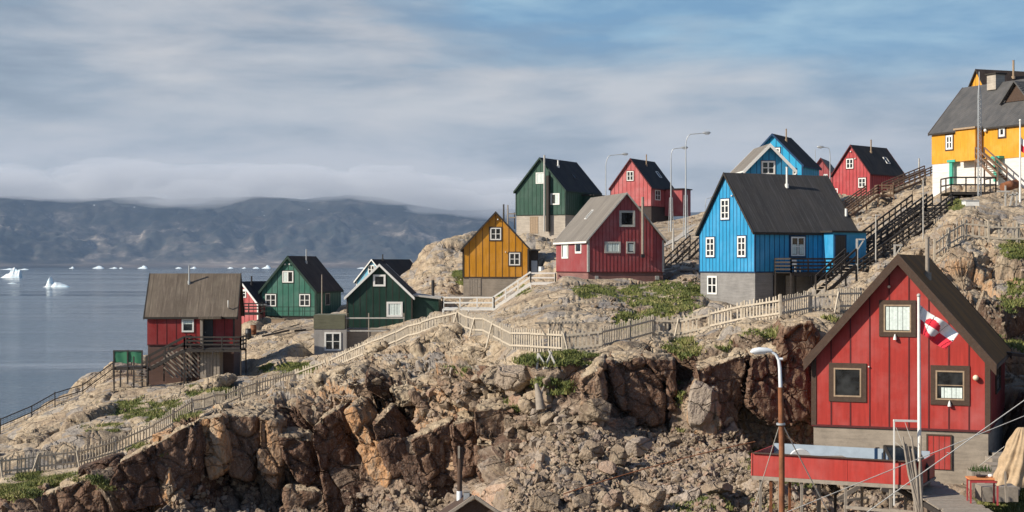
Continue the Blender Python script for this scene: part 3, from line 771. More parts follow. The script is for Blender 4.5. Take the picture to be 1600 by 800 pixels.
# ------------------------------------------------------------------ house builder
def fmap(s, face):
    W2 = s['W'] / 2
    if face == 'g': return lambda u_, o, v: (u_, -o, v)
    if face == 'R': return lambda u_, o, v: (W2 + o, u_, v)
    return lambda u_, o, v: (-W2 - o, u_, v)
def fbox(mb, fm, u0, u1, o0, o1, v0, v1, m=0):
    v = [fm(a, o, b_) for b_ in (v0, v1) for a, o in ((u0, o0), (u1, o0), (u1, o1), (u0, o1))]
    mb.add(v, [(3, 2, 1, 0), (4, 5, 6, 7), (0, 1, 5, 4), (1, 2, 6, 5), (2, 3, 7, 6), (3, 0, 4, 7)], m)

def rect_of(s, face, px, out=0.0):
    x0, y0, x1, y1 = px
    ym = (y0 + y1) / 2; xm = (x0 + x1) / 2
    ua = on_face(s, face, x0, ym, out)[0]; ub = on_face(s, face, x1, ym, out)[0]
    va = on_face(s, face, xm, y1, out)[1]; vb = on_face(s, face, xm, y0, out)[1]
    return min(ua, ub), max(ua, ub), va, vb

def window(root, s, face, px, frame='white', surround=None, cols=2, rows=2, fw=0.09, sw=0.12, curtain=None, out=0.0, inner=None, label=None):
    """px = outer bounds of the frame in the photo (surround is added outside)"""
    u0, u1, v0, v1 = rect_of(s, face, px, out)
    fm0 = fmap(s, face); fm = lambda u_, o, v: fm0(u_, o + out, v)
    mb = MB()
    mats = [M[frame]]
    if surround:
        mats.append(M[surround]); a, b_, c, d = u0 - sw, u1 + sw, v0 - sw, v1 + sw
        fbox(mb, fm, a, b_, 0.0, 0.045, v1, d, 1); fbox(mb, fm, a, b_, 0.0, 0.045, c, v0, 1)
        fbox(mb, fm, a, u0, 0.0, 0.045, v0, v1, 1); fbox(mb, fm, u1, b_, 0.0, 0.045, v0, v1, 1)
    o0, o1 = 0.0, 0.065
    fbox(mb, fm, u0, u1, o0, o1, v1 - fw, v1); fbox(mb, fm, u0, u1, o0, o1, v0, v0 + fw)
    fbox(mb, fm, u0, u0 + fw, o0, o1, v0 + fw, v1 - fw); fbox(mb, fm, u1 - fw, u1, o0, o1, v0 + fw, v1 - fw)
    for i in range(1, cols):
        c = u0 + (u1 - u0) * i / cols; fbox(mb, fm, c - fw * 0.45, c + fw * 0.45, o0, 0.055, v0 + fw, v1 - fw)
    for j in range(1, rows):
        c = v0 + (v1 - v0) * j / rows; fbox(mb, fm, u0 + fw, u1 - fw, o0, 0.047, c - fw * 0.26, c + fw * 0.26)
    wo_ = mb.build('window', mats, root)
    if label: wo_['label'] = label
    g_ = MB(); fbox(g_, fm, u0 + fw * 0.5, u1 - fw * 0.5, 0.004, 0.02, v0 + fw * 0.5, v1 - fw * 0.5)
    g_.build('pane', M['glass'], wo_)
    if curtain:
        c_ = MB(); n = 14
        for (ca, cb, ct, cbot) in curtain:      # fractions of the opening
            ua = u0 + (u1 - u0) * ca; ub = u0 + (u1 - u0) * cb; va = v0 + (v1 - v0) * cbot; vb = v0 + (v1 - v0) * ct
            pts = []
            for i in range(n + 1):
                uu_ = ua + (ub - ua) * i / n; o = 0.028 + 0.012 * math.sin(i * 2.4)
                pts.append((uu_, o))
            vv_ = [fm(a, o, va) for a, o in pts] + [fm(a, o, vb) for a, o in pts]
            c_.add(vv_, [(i, i + 1, i + n + 2, i + n + 1) for i in range(n)], 0, True)
        c_.build('curtain', M['curtain'], wo_)
    return wo_

def house(key, name, label, group, paint_m, roof_m, trim='darktrim', found_m='concrete', pitch=0.55, barge=0.22, cat='house',
          eo=0.28, go=0.22, lines=True, corner=0.10, fascia=None, batten=None, found=True, fsink=2.5, barge_th=0.07, faces=None, batw=0.045):
    s = HS[key]; W_, L_, h, rise = s['W'], s['L'], s['h'], s['rise']; W2 = W_ / 2
    root = thing(name, label, cat, s['O'], s['rz'], group)
    mb = MB()
    mb.prism([(-W2, 0), (W2, 0), (W2, h), (0, h + rise), (-W2, h)], 0, L_, 'y', 0)
    bm_ = batten or trim
    if lines:
        nb = max(2, round(W_ / pitch)); st_ = W_ / nb
        for i in range(1, nb):
            x = -W2 + i * st_; top_ = h + rise * (1 - abs(x) / W2) - 0.03
            mb.box(x - batw / 2, x + batw / 2, -0.018, -0.001, 0.02, top_, 1)
        nb = max(2, round(L_ / pitch)); st_ = L_ / nb
        for sg in (-1, 1):
            for i in range(1, nb):
                y = i * st_
                a, b_ = sorted((sg * (W2 + 0.001), sg * (W2 + 0.018)))
                mb.box(a, b_, y - batw / 2, y + batw / 2, 0.02, h - 0.02, 1)
        mb.box(-W2, W2, -0.03, -0.001, -0.05, 0.03, 1)
        for sg in (-1, 1):
            a, b_ = sorted((sg * (W2 + 0.001), sg * (W2 + 0.03))); mb.box(a, b_, 0, L_, -0.05, 0.03, 1)
    mb.build('wall', [paint_m, M[bm_]], root)
    if corner:
        for (cx_, cy_) in ((-W2, 0), (W2, 0)):
            sg = 1 if cx_ > 0 else -1
            c = MB()
            a, b_ = sorted((cx_ + sg * 0.032, cx_ - sg * corner)); c.box(a, b_, -0.035, -0.002, 0.0, h)
            a, b_ = sorted((cx_ + sg * 0.034, cx_ + sg * 0.002)); c.box(a, b_, -0.0345, corner, 0.001, h - 0.02)
            c.build('corner_board', M[trim], root)
    if found:
        depth = (s['fbot'] - 0) and max(0.2, (s['O'].z - (CAMZ + (HOR - s['fbot']) / F * s['O'].y)))
        f_ = MB(); ins = 0.05
        f_.box(-W2 + ins, W2 - ins, ins, L_ - ins, -depth - fsink, -0.001)
        f_.build('foundation', M[found_m], root)
    # roof: two slabs
    sl = math.hypot(W2, rise); tz = 0.13
    ex = eo * W2 / sl; ez = eo * rise / sl
    rf = MB()
    for sg in (-1, 1):
        poly = [(0, h + rise + 0.02), (sg * (W2 + ex), h - ez + 0.02), (sg * (W2 + ex), h - ez + 0.02 + tz), (0, h + rise + 0.02 + tz)]
        rf.prism(poly, -go, L_ + go, 'y', 0)
    ro = rf.build('roof', roof_m, root)
    for end, yy in ((0, -go), (1, L_ + go)):
        for sg in (-1, 1):
            bb = MB()
            poly = [(0, h + rise + tz + 0.045), (0, h + rise + tz - barge), (sg * (W2 + ex), h - ez + tz - barge), (sg * (W2 + ex + 0.02), h - ez + tz + 0.045)]
            if end == 0: bb.prism(poly, yy - barge_th, yy - 0.002, 'y')
            else: bb.prism(poly, yy + 0.002, yy + barge_th, 'y')
            bb.build('barge_board', M[trim], root)
    for sg in (-1, 1):
        bb = MB(); x = sg * (W2 + ex)
        a, b_ = sorted((x + sg * 0.004, x + sg * 0.035)); bb.box(a, b_, -go, L_ + go, h - ez - 0.03, h - ez + 0.12)
        bb.build('eave_board', M[fascia or trim], root)
    return root, ro, s

def chimney(ro, s, px, pyb, pyt, r=0.07, m='steel', cap=True, square=False):
    b_ = on_roof(s, px, pyb); O = s['O']
    wp = O + s['xh'] * b_.x + s['yh'] * b_.y
    top_ = CAMZ + (HOR - pyt) / F * wp.y - O.z
    mb = MB()
    if square:
        mb.box(b_.x - r, b_.x + r, b_.y - r, b_.y + r, b_.z - 0.4, top_); mb.box(b_.x - r * 1.25, b_.x + r * 1.25, b_.y - r * 1.25, b_.y + r * 1.25, top_, top_ + 0.12, 1)
        return mb.build('chimney', [M[m], M['darktrim']], ro)
    mb.tube([(b_.x, b_.y, b_.z - 0.2), (b_.x, b_.y, top_)], r, 10)
    mb.tube([(b_.x, b_.y, b_.z - 0.1), (b_.x, b_.y, b_.z + 0.22)], r * 1.9, 10)
    if cap: mb.tube([(b_.x, b_.y, top_ + 0.005), (b_.x, b_.y, top_ + 0.05)], r * 1.25, 10)
    return mb.build('chimney', M[m], ro)

def skylight(ro, s, px, py, w_=0.55, l_=0.9, m='white'):
    c = on_roof(s, px, py); sg = 1 if s['side'] == 'R' else -1
    ang = math.atan2(s['rise'], s['W'] / 2)
    dn = Vector((sg * math.cos(ang), 0, -math.sin(ang))); nn = Vector((sg * math.sin(ang), 0, math.cos(ang))); al = Vector((0, 1, 0))
    def slab(mb, a0, a1, b0, b1, c0, c1, m_=0):
        v = [c + dn * a + al * b_ + nn * q_ for q_ in (c0, c1) for a, b_ in ((a0, b0), (a1, b0), (a1, b1), (a0, b1))]
        mb.add(v, [(3, 2, 1, 0), (4, 5, 6, 7), (0, 1, 5, 4), (1, 2, 6, 5), (2, 3, 7, 6), (3, 0, 4, 7)], m_)
    mb = MB(); a = l_ / 2; b_ = w_ / 2; f_ = 0.07
    slab(mb, -a, a, -b_, -b_ + f_, -0.02, 0.09); slab(mb, -a, a, b_ - f_, b_, -0.02, 0.09)
    slab(mb, -a, -a + f_, -b_ + f_, b_ - f_, -0.02, 0.089); slab(mb, a - f_, a, -b_ + f_, b_ - f_, -0.02, 0.089)
    o = mb.build('skylight', M[m], ro)
    g_ = MB(); slab(g_, -a + f_, a - f_, -b_ + f_, b_ - f_, 0.0, 0.05); g_.build('pane', M['glass'], o)
    return o

def door(root, s, face, px, m, out=0.0, frame='white', fw=0.06, name='door', handle=True):
    u0, u1, v0, v1 = rect_of(s, face, px, out)
    fm0 = fmap(s, face); fm = lambda u_, o, v: fm0(u_, o + out, v)
    mb = MB(); fbox(mb, fm, u0, u1, 0.0, 0.03, v0, v1, 0)
    for i in range(1, 4):
        c = u0 + (u1 - u0) * i / 4; fbox(mb, fm, c - 0.008, c + 0.008, 0.03, 0.036, v0, v1, 1)
    d = mb.build(name, [M[m] if isinstance(m, str) else m, M['darktrim']], root)
    f_ = MB(); fbox(f_, fm, u0 - fw, u0, 0.0, 0.05, v0, v1 + fw); fbox(f_, fm, u1, u1 + fw, 0.0, 0.05, v0, v1 + fw); fbox(f_, fm, u0, u1, 0.0, 0.05, v1, v1 + fw)
    f_.build('door_frame', M[frame], d)
    if handle:
        h_ = MB(); fbox(h_, fm, u1 - 0.14, u1 - 0.06, 0.036, 0.07, (v0 + v1) / 2, (v0 + v1) / 2 + 0.025); h_.build('handle', M['steel'], d)
    return d

def bulb(root, s, face, px, py, r=0.13, m='bulkhead', name='wall_lamp', base=True):
    u_, v = on_face(s, face, px, py); fm = fmap(s, face)
    mb = MB(); c = fm(u_, r * 0.9 + 0.03, v); mb.ball(c, r, 0, 7)
    mb.bar(fm(u_, 0.0, v), fm(u_, 0.06, v), r * 1.1, r * 1.1, 1)
    return mb.build(name, [M[m], M['steel']], root)

# paints and roofs
PT = {
 'front_red': paint('red_house_paint', (0.44, 0.044, 0.034), 0.22),
 'red': paint('dark_red_house_paint', (0.30, 0.030, 0.028), 0.12),
 'mid_red': paint('wine_red_house_paint', (0.40, 0.085, 0.090), 0.3),
 'pink': paint('faded_red_house_paint', (0.52, 0.115, 0.115), 0.35),
 'up_red': paint('bright_red_house_paint', (0.46, 0.060, 0.065), 0.18),
 'green': paint('teal_green_house_paint', (0.050, 0.175, 0.125), 0.3),
 'dgreen': paint('dark_green_house_paint', (0.014, 0.048, 0.033), 0.08),
 'ugreen': paint('forest_green_house_paint', (0.032, 0.090, 0.062), 0.2),
 'yellow': paint('ochre_yellow_house_paint', (0.62, 0.275, 0.020), 0.08),
 'byellow': paint('warm_yellow_house_paint', (0.72, 0.34, 0.030), 0.06),
 'pale': paint('pale_blue_house_paint', (0.17, 0.46, 0.62), 0.1),
 'blue': paint('bright_blue_house_paint', (0.035, 0.32, 0.60), 0.10),
 'blue2': paint('sky_blue_house_paint', (0.02, 0.38, 0.66), 0.06),
 'grey': paint('pale_grey_paint', (0.36, 0.34, 0.32), 0.2),
}
RF = {
 'black': roofmat('black_felt_roof', (0.030, 0.031, 0.034), s=0.15),
 'dbrown': roofmat('brown_black_felt_roof', (0.040, 0.030, 0.027), s=0.2),
 'taupe': roofmat('weathered_brown_felt_roof', (0.115, 0.092, 0.072), (0.20, 0.17, 0.13), 0.5),
 'greybrown': roofmat('grey_brown_felt_roof', (0.175, 0.158, 0.138), (0.10, 0.09, 0.08), 0.4, lines=0.4),
 'charcoal': roofmat('charcoal_felt_roof', (0.052, 0.050, 0.050), s=0.1),
 'rusty': roofmat('rust_stained_felt_roof', (0.15, 0.065, 0.016), (0.30, 0.125, 0.018), 0.9),
}
# corrugated sheet for the large yellow house
m, t, b = mat('corrugated_grey_roof')
tc = t.node('ShaderNodeTexCoord').outputs['Object']
wv = t.wave(tc, 1.6, 0.0, 'Y')
n = t.noise(t.vmap(tc, (1, 1.5, 1)), 0.9, 5, 0.6)
t.put(b, 'Base Color', t.mix(t.mapr(n, 0.35, 0.65), (0.065, 0.065, 0.066), (0.105, 0.10, 0.097))); t.put(b, 'Roughness', 0.7); t.put(b, 'Metallic', 0.0)
t.put(b, 'Normal', t.bump(wv, 0.8, 0.08)); RF['corr'] = m
M['concrete'] = concrete('board_marked_concrete', (0.29, 0.245, 0.195), 0.7)
M['palecon'] = concrete('pale_concrete', (0.42, 0.37, 0.31))
M['greycon'] = concrete('grey_concrete', (0.235, 0.225, 0.215))
M['redcon'] = concrete('red_washed_concrete', (0.23, 0.115, 0.10))
M['whitecon'] = concrete('whitewashed_concrete', (0.74, 0.71, 0.66), 0.2)
M['browncon'] = concrete('brown_washed_concrete', (0.13, 0.075, 0.06))
M['bluegrey'] = simple('blue_grey_panel', (0.30, 0.36, 0.42), 0.7)
M['darkcon'] = wood('dark_underfloor', (0.05, 0.035, 0.03), 0.2)
M['redwood_'] = PT['front_red']

# --- front red house
hg = 'gabled wooden houses on the rocky slope'
root, ro, s = house('front', 'red_house', 'nearest red gabled house with brown window surrounds, behind the flagpole and deck', hg, PT['front_red'], RF['rusty'],
                    trim='browntrim', found_m='concrete', pitch=0.80, barge=0.40, go=0.30, eo=0.42, corner=0.17, batten='redtrim', barge_th=0.10, fsink=0.6, batw=0.05)
window(root, s, 'g', (1381, 476, 1424, 519), 'tan', 'browntrim', 1, 1, 0.06, 0.18, curtain=[(0.08, 0.94, 0.92, 0.08)])
window(root, s, 'g', (1303, 575, 1346, 620), 'tan', 'browntrim', 1, 1, 0.06, 0.20)
window(root, s, 'g', (1462, 579, 1507, 625), 'tan', 'browntrim', 1, 2, 0.06, 0.20, curtain=[(0.2, 0.92, 0.42, 0.07)])
u0_, v0_ = on_face(s, 'g', 1408, 600); fm = fmap(s, 'g')
mb = MB(); ua, va = on_face(s, 'g', 1269, 552); ub, vb = on_face(s, 'g', 1546, 560)
door(root, s, 'g', (1450, 681, 1485, 733), PT['front_red'], frame='browntrim', out=-0.02)
u_, v_ = on_face(s, 'R', 1559, 620, 0)
window(root, s, 'R', (1555, 570, 1562, 612), 'browntrim', None, 1, 2, 0.06)
bulb(root, s, 'g', 1525, 590, 0.115)
for (x_, y_) in ((1399, 527), (1484, 631)):
    u_, v = on_face(s, 'g', x_, y_); mb = MB()
    mb.tube([(u_, -0.12, v - 0.09), (u_, -0.12, v + 0.03), (u_, -0.12, v + 0.12)], [0.075, 0.05, 0.02], 10); mb.bar((u_, 0, v + 0.12), (u_, -0.13, v + 0.12), 0.025)
    mb.build('bell_lamp', M['white'], root)
bulb(root, s, 'g', 1389.5, 448, 0.06)
bulb(root, s, 'g', 1358, 573, 0.035, 'white', 'wall_fitting')
chimney(ro, s, 1449, 434, 372, 0.085, 'weathered')

# --- left red house (long side with the big roof towards us)
root, ro, s = house('left_red', 'red_house', 'leftmost red house with broad brown roof facing the camera and black stair', hg, PT['red'], RF['taupe'],
                    trim='darktrim', found_m='browncon', pitch=0.72, barge=0.2, eo=0.25, batten='redtrim')
window(root, s, 'L', (284, 498, 303, 519), 'white', None, 1, 1, 0.13, curtain=[(0.1, 0.9, 0.85, 0.6)])
door(root, s, 'L', (319, 499, 332, 540), 'blackpipe', frame='darktrim')
fm = fmap(s, 'L'); mb = MB()
ua, ub, va, vb = rect_of(s, 'L', (312, 494, 347, 498), 0.0)
fbox(mb, fm, ua, ub, 0.0, 0.9, va, vb); mb.build('porch_roof', RF['taupe'], root)
ua, ub, va, vb = rect_of(s, 'L', (313, 499, 317, 540), 0.5)
mb = MB(); fbox(mb, fm, ua, ub, 0.0, 0.7, va, vb); mb.build('porch_screen', M['weathered'], root)
chimney(ro, s, 295.5, 443, 416, 0.06, 'steel')
c = on_roof(s, 357, 481); mb = MB(); mb.tube([c, c + Vector((-0.25, 0, 0.1)), c + Vector((-0.25, 0, 0.6))], 0.05, 8); mb.build('vent_pipe', M['white'], ro)

# --- small red house between
root, ro, s = house('small_red', 'red_house', 'small red house with white barge boards, squeezed left of the teal green house', hg, PT['pink'], RF['black'],
                    trim='white', found_m='darkcon', barge=0.22, batten='redtrim')
window(root, s, 'g', (372.5, 452, 385, 465), 'white', None, 2, 2, 0.10)
chimney(ro, s, 393, 446, 432, 0.09, 'blackpipe')
mb = MB(); W2 = s['W'] / 2; mb.box(-W2 * 0.32, W2 * 0.32, -0.1, -0.04, s['h'] + s['rise'] * 0.58, s['h'] + s['rise'] * 0.66); mb.bar((0, -0.07, s['h'] + s['rise'] * .66), (0, -0.07, s['h'] + s['rise']), 0.08); mb.build('gable_tie', M['white'], root)

# --- teal green house
root, ro, s = house('green', 'green_house', 'teal green house with three white windows and near black roof, by the water', hg, PT['green'], RF['dbrown'],
                    trim='greentrim', found_m='darkcon', pitch=0.62, barge=0.28, batten='greentrim')  # solid dark base carries the shade of the open underside in its colour
window(root, s, 'g', (441.5, 423.5, 458.5, 441.5), 'white', 'darktrim', 2, 1, 0.11, 0.07, curtain=[(0.05, 0.5, 0.9, 0.1)])
window(root, s, 'g', (415, 459.5, 431.5, 478.5), 'white', 'darktrim', 2, 2, 0.10, 0.07)
window(root, s, 'g', (468, 459.5, 484.5, 478.5), 'white', 'darktrim', 2, 2, 0.10, 0.07)
window(root, s, 'R', (508, 458, 515, 477), 'grey' if 'grey' in M else 'greywhite', None, 1, 1, 0.10)
chimney(ro, s, 478.5, 411, 390, 0.07, 'steel')
for x_ in (446, 453): bulb(root, s, 'g', x_, 413, 0.09, 'white')

# --- dark green house with white barge boards
root, ro, s = house('dark_green', 'green_house', 'very dark green house with white barge boards above the grey concrete outbuilding', hg, PT['dgreen'], RF['black'],
                    trim='darktrim', found_m='redcon', pitch=0.58, barge=0.20, batten='darktrim', corner=0.09)
for o in list(bpy.data.objects):
    if o.parent == root and o.name.startswith(('barge_board', 'eave_board')): o.data.materials[0] = M['white']
window(root, s, 'g', (583, 429, 602.5, 447.5), 'white', None, 1, 1, 0.17)
window(root, s, 'g', (604, 471.5, 629, 495), 'white', None, 1, 1, 0.17, curtain=[(0.08, 0.9, 0.9, 0.1)])
W2 = s['W'] / 2; mb = MB()
mb.prism([(W2 + 0.04, -0.6), (W2 + 2.3, -0.6), (W2 + 2.3, s['h'] - 0.22), (W2 + 0.04, s['h'] + 0.06)], 0.5, 6.2, 'y'); ax = mb.build('lean_to', PT['dgreen'], root)
mb = MB(); mb.prism([(W2 + 0.04, s['h'] + 0.07), (W2 + 2.5, s['h'] - 0.22), (W2 + 2.5, s['h'] - 0.05), (W2 + 0.04, s['h'] + 0.22)], 0.3, 6.4, 'y'); mb.build('lean_to_roof', M['greywhite'], ax)
mb = MB(); mb.tube([(W2 + 1.7, 3, s['h'] - 0.1), (W2 + 1.7, 3, s['h'] + 1.45)], 0.13, 10); mb.build('chimney', M['blackpipe'], ax)

# --- pale blue house behind it
root, ro, s = house('pale_blue', 'blue_house', 'pale blue house with white gable trim half hidden behind the very dark green house', hg, PT['pale'], RF['black'],
                    trim='white', found_m='palecon', pitch=0.6, barge=0.12, batten='greywhite')
window(root, s, 'g', (575.5, 414.5, 585.5, 427.5), 'white', None, 2, 2, 0.10)
chimney(ro, s, 598, 407, 398, 0.07, 'blackpipe')

# --- ochre house
root, ro, s = house('yellow', 'yellow_house', 'ochre yellow house with two brown framed windows above a concrete basement', hg, PT['yellow'], RF['charcoal'],
                    trim='darktrim', found_m='concrete', pitch=0.58, barge=0.16, batten='browntrim', corner=0.12)
window(root, s, 'g', (766, 356, 783, 375), 'white', 'browntrim', 2, 2, 0.10, 0.10)
window(root, s, 'g', (795.5, 395, 812.5, 414.5), 'white', 'browntrim', 2, 2, 0.10, 0.10)
door(root, s, 'g', (734, 435.5, 750, 461), 'weathered', frame='weathered', out=-0.05)
bulb(root, s, 'g', 778, 343, 0.07, 'white'); bulb(root, s, 'g', 790, 394, 0.05, 'white')
W2 = s['W'] / 2; mb = MB(); mb.box(W2 + 0.035, W2 + 0.9, 0.4, 4.6, -0.1, s['h'] - 0.15, 0); mb.box(W2 + 0.25, W2 + 0.8, 0.34, 0.399, 0.1, 1.5, 1); mb.build('side_porch', [M['darktrim'], M['bluegrey']], root)
mb = MB(); mb.box(W2 + 0.036, W2 + 1.1, 0.2, 4.8, s['h'] - 0.149, s['h'] - 0.02); mb.build('porch_roof', RF['charcoal'], root)

# --- upper dark green house
root, ro, s = house('upper_green', 'green_house', 'tall forest green house with pale basement and long pipe up its gable, on the skyline', hg, PT['ugreen'], RF['black'],
                    trim='greentrim', found_m='palecon', pitch=0.52, barge=0.2, batten='greentrim')
window(root, s, 'g', (837.5, 269.5, 851, 287), 'white', None, 1, 1, 0.11, curtain=[(0.1, 0.9, 0.9, 0.1)])
window(root, s, 'g', (860.5, 302, 874.5, 320), 'white', None, 1, 1, 0.15, curtain=[(0.5, 0.9, 0.9, 0.1)])
door(root, s, 'g', (829, 339, 840, 365), 'tan', frame='tan', out=-0.05, handle=False)
ua, va = on_face(s, 'g', 854, 362); ub, vb = on_face(s, 'g', 854, 243); mb = MB()
mb.tube([(ua, -0.55, va), (ua, -0.55, vb)], 0.11, 10); mb.build('flue_pipe', M['greywhite'], root)
mb = MB(); mb.box(ua + 0.16, ua + 0.5, -0.5, -0.03, va, s['h'] + 1.7); mb.build('pipe_casing', M['darktrim'], root)
chimney(ro, s, 872, 261, 251, 0.1, 'white'); skylight(ro, s, 897, 276, 0.6, 0.8, 'darktrim')
mb = MB(); W2 = s['W'] / 2; mb.box(W2 + 0.02, W2 + 1.4, 4.5, 7.5, -0.5, s['h'] - 0.5); mb.build('side_porch', PT['dgreen'], root)
mb = MB(); mb.box(W2 + 0.02, W2 + 1.6, 4.3, 7.7, s['h'] - 0.499, s['h'] - 0.35); mb.build('porch_roof', RF['black'], root)

# --- wine red house in the middle
root, ro, s = house('middle_red', 'red_house', 'wine red house with grey brown roof and pale framed windows on a smooth rock knob', hg, PT['mid_red'], RF['greybrown'],
                    trim='greywhite', found_m='redcon', pitch=0.30, barge=0.10, batten='redtrim', corner=0.13, barge_th=0.05, batw=0.015, fascia='white')
window(root, s, 'g', (967.5, 329, 992, 354.5), 'greywhite', None, 1, 1, 0.17)
window(root, s, 'g', (944.5, 377.5, 969.5, 395.5), 'greywhite', None, 1, 1, 0.13, curtain=[(0.1, 0.9, 0.9, 0.1)])
window(root, s, 'g', (978.5, 377.5, 992, 396), 'greywhite', None, 1, 1, 0.12, curtain=[(0.3, 0.8, 0.8, 0.2)])
window(root, s, 'L', (878.5, 379.5, 888.5, 404), 'white', None, 1, 1, 0.14, curtain=[(0.2, 0.8, 0.9, 0.1)])
window(root, s, 'L', (899.5, 378, 909, 396), 'white', None, 1, 1, 0.16)
ua, va = on_face(s, 'g', 1002.5, 397); ub, vb = on_face(s, 'g', 1002.5, 308); mb = MB()
mb.tube([(ua, -0.28, va), (ua, -0.28, vb)], 0.11, 10); mb.bar((ua, -0.02, va + 0.2), (ua, -0.28, va + 0.2), 0.05); mb.bar((ua, -0.02, vb - 0.9), (ua, -0.28, vb - 0.9), 0.05); mb.build('flue_pipe', M['weathered'], root)
mb = MB(); mb.box(ua - 0.13, ua + 0.13, -0.42, -0.14, va - 0.28, va - 0.02); mb.build('flue_box', M['blackpipe'], root)
for (a_, c_) in ((930, 935), (1024, 1030)):
    u0_, u1_, v0_, v1_ = rect_of(s, 'g', (a_, 431, c_, 437)); mb = MB(); fbox(mb, fmap(s, 'g'), u0_, u1_, -0.05, 0.0, v0_, v1_); mb.build('basement_vent', M['greywhite'], root)
skylight(ro, s, 921, 336, 0.5, 1.0, 'white')

# --- faded red house on the skyline
root, ro, s = house('pink', 'red_house', 'faded pinkish red house with black roof and skylight beside the tall street lamps', hg, PT['pink'], RF['black'],
                    trim='redtrim', found_m='darkcon', pitch=0.6, barge=0.16, batten='redtrim', corner=0.08)
window(root, s, 'g', (979.5, 267.5, 990, 282.5), 'white', 'redtrim', 2, 2, 0.11, 0.08)
window(root, s, 'R', (1023.5, 297, 1031.5, 313), 'white', None, 2, 2, 0.12)
chimney(ro, s, 1010, 259, 242, 0.09, 'tan'); skylight(ro, s, 1029, 273, 0.8, 1.1)
W2 = s['W'] / 2; L_ = s['L']; mb = MB(); mb.box(W2 + 0.02, W2 + 2.6, L_ - 3.4, L_ - 0.2, -1.2, s['h'] - 0.1); mb.build('side_porch', PT['mid_red'], root)
mb = MB(); mb.box(W2 + 0.02, W2 + 2.8, L_ - 3.6, L_, s['h'] - 0.099, s['h'] + 0.05); mb.build('porch_roof', RF['black'], root)

# --- big blue house
root, ro, s = house('blue', 'blue_house', 'large bright blue house with black roof on a grey concrete basement', hg, PT['blue'], RF['charcoal'],
                    trim='bluetrim', found_m='greycon', pitch=0.42, barge=0.16, batten='bluetrim', corner=0.06, eo=0.22, go=0.2, fascia='darktrim', batw=0.035)
for o in list(bpy.data.objects):
    if o.parent == root and o.name.startswith('barge_board'): o.data.materials[0] = M['darktrim']
for q_ in ((1127, 311, 1140, 343), (1104, 371, 1117, 401.5), (1153, 369, 1166, 401.5)):
    window(root, s, 'g', q_, 'white', 'bluetrim', 2, 3, 0.12, 0.07)
window(root, s, 'g', (1106, 431, 1121, 460), 'white', None, 2, 2, 0.13, out=-0.05)
window(root, s, 'R', (1235.5, 370, 1257, 400), 'white', 'bluetrim', 2, 2, 0.10, 0.12, curtain=[(0.1, 0.4, 0.6, 0.1), (0.6, 0.9, 0.6, 0.1)])
W2 = s['W'] / 2; L_ = s['L']; u1_ = on_face(s, 'R', 1302, 390, 1.2)[0]
mb = MB(); mb.box(W2 + 0.02, W2 + 1.2, u1_, L_, -0.02, s['h'] - 0.02); pc = mb.build('porch', PT['blue'], root)
mb = MB(); mb.box(W2 + 0.02, W2 + 1.4, u1_ - 0.25, L_ + 0.2, s['h'] - 0.019, s['h'] + 0.10); mb.build('porch_roof', M['darktrim'], pc)
door(root, s, 'R', (1305, 368, 1321, 424), 'blackpipe', out=1.2, frame='bluetrim')
chimney(ro, s, 1229.5, 292, 262, 0.075, 'white')
u_, v = on_face(s, 'R', 1200, 450, -0.05); door(root, s, 'R', (1209, 431, 1226, 466), 'blackpipe', out=-0.05, frame='darktrim', handle=False)
c = on_roof(s, 1322, 338); mb = MB(); mb.tube([c, c + Vector((0, 0, 0.55))], 0.09, 8); mb.build('vent_pipe', M['white'], ro)
for q_ in ((1145, 306),): bulb(root, s, 'g', q_[0], q_[1], 0.07, 'white')

# --- the pair of blue houses behind
root, ro, s = house('blue_tall', 'blue_house', 'tall sky blue house with dark roof rising behind the white trimmed blue gable', hg, PT['blue2'], RF['black'],
                    trim='bluetrim', found_m='greycon', pitch=0.7, barge=0.2, batten='bluetrim')
window(root, s, 'g', (1210, 231, 1219, 243), 'white', 'bluetrim', 1, 1, 0.14, 0.1)
window(root, s, 'g', (1236, 264, 1244, 273), 'white', 'bluetrim', 1, 1, 0.12, 0.1)
chimney(ro, s, 1228.5, 221, 202, 0.08, 'tan')
root, ro, s = house('blue_low', 'blue_house', 'lower blue gable with thick white barge boards peeping over the large blue house', hg, PT['blue'], RF['greybrown'],
                    trim='white', found_m='greycon', pitch=0.6, barge=0.34, batten='bluetrim', go=0.5)
window(root, s, 'g', (1189.5, 251.5, 1211, 273), 'white', 'browntrim', 2, 2, 0.16, 0.05)

# --- upper red house and the far one behind it
root, ro, s = house('upper_red', 'red_house', 'bright red house with black roof beside the long brown wooden stair', hg, PT['up_red'], RF['black'],
                    trim='redtrim', found_m='palecon', pitch=0.5, barge=0.14, batten='redtrim', corner=0.07)
window(root, s, 'g', (1322.5, 248, 1333.5, 263.5), 'white', 'redtrim', 2, 2, 0.12, 0.09)
window(root, s, 'g', (1341.5, 278, 1353, 293), 'white', 'redtrim', 2, 2, 0.12, 0.09)
door(root, s, 'g', (1303, 296, 1308, 307), PT['up_red'], frame='white', fw=0.12)
chimney(ro, s, 1361, 238.5, 219, 0.09, 'tan'); skylight(ro, s, 1385, 251, 0.8, 1.1)
for q_ in ((1330, 237), (1337, 248)): bulb(root, s, 'g', q_[0], q_[1], 0.1, 'white')
root, ro, s = house('far_red', 'red_house', 'distant dull red house with grey roof peeping out left of the bright red house', hg, PT['mid_red'], RF['greybrown'],
                    trim='redtrim', found_m='palecon', pitch=0.8, batten='redtrim')
window(root, s, 'g', (1287, 272, 1293, 282), 'white', None, 2, 2, 0.12)

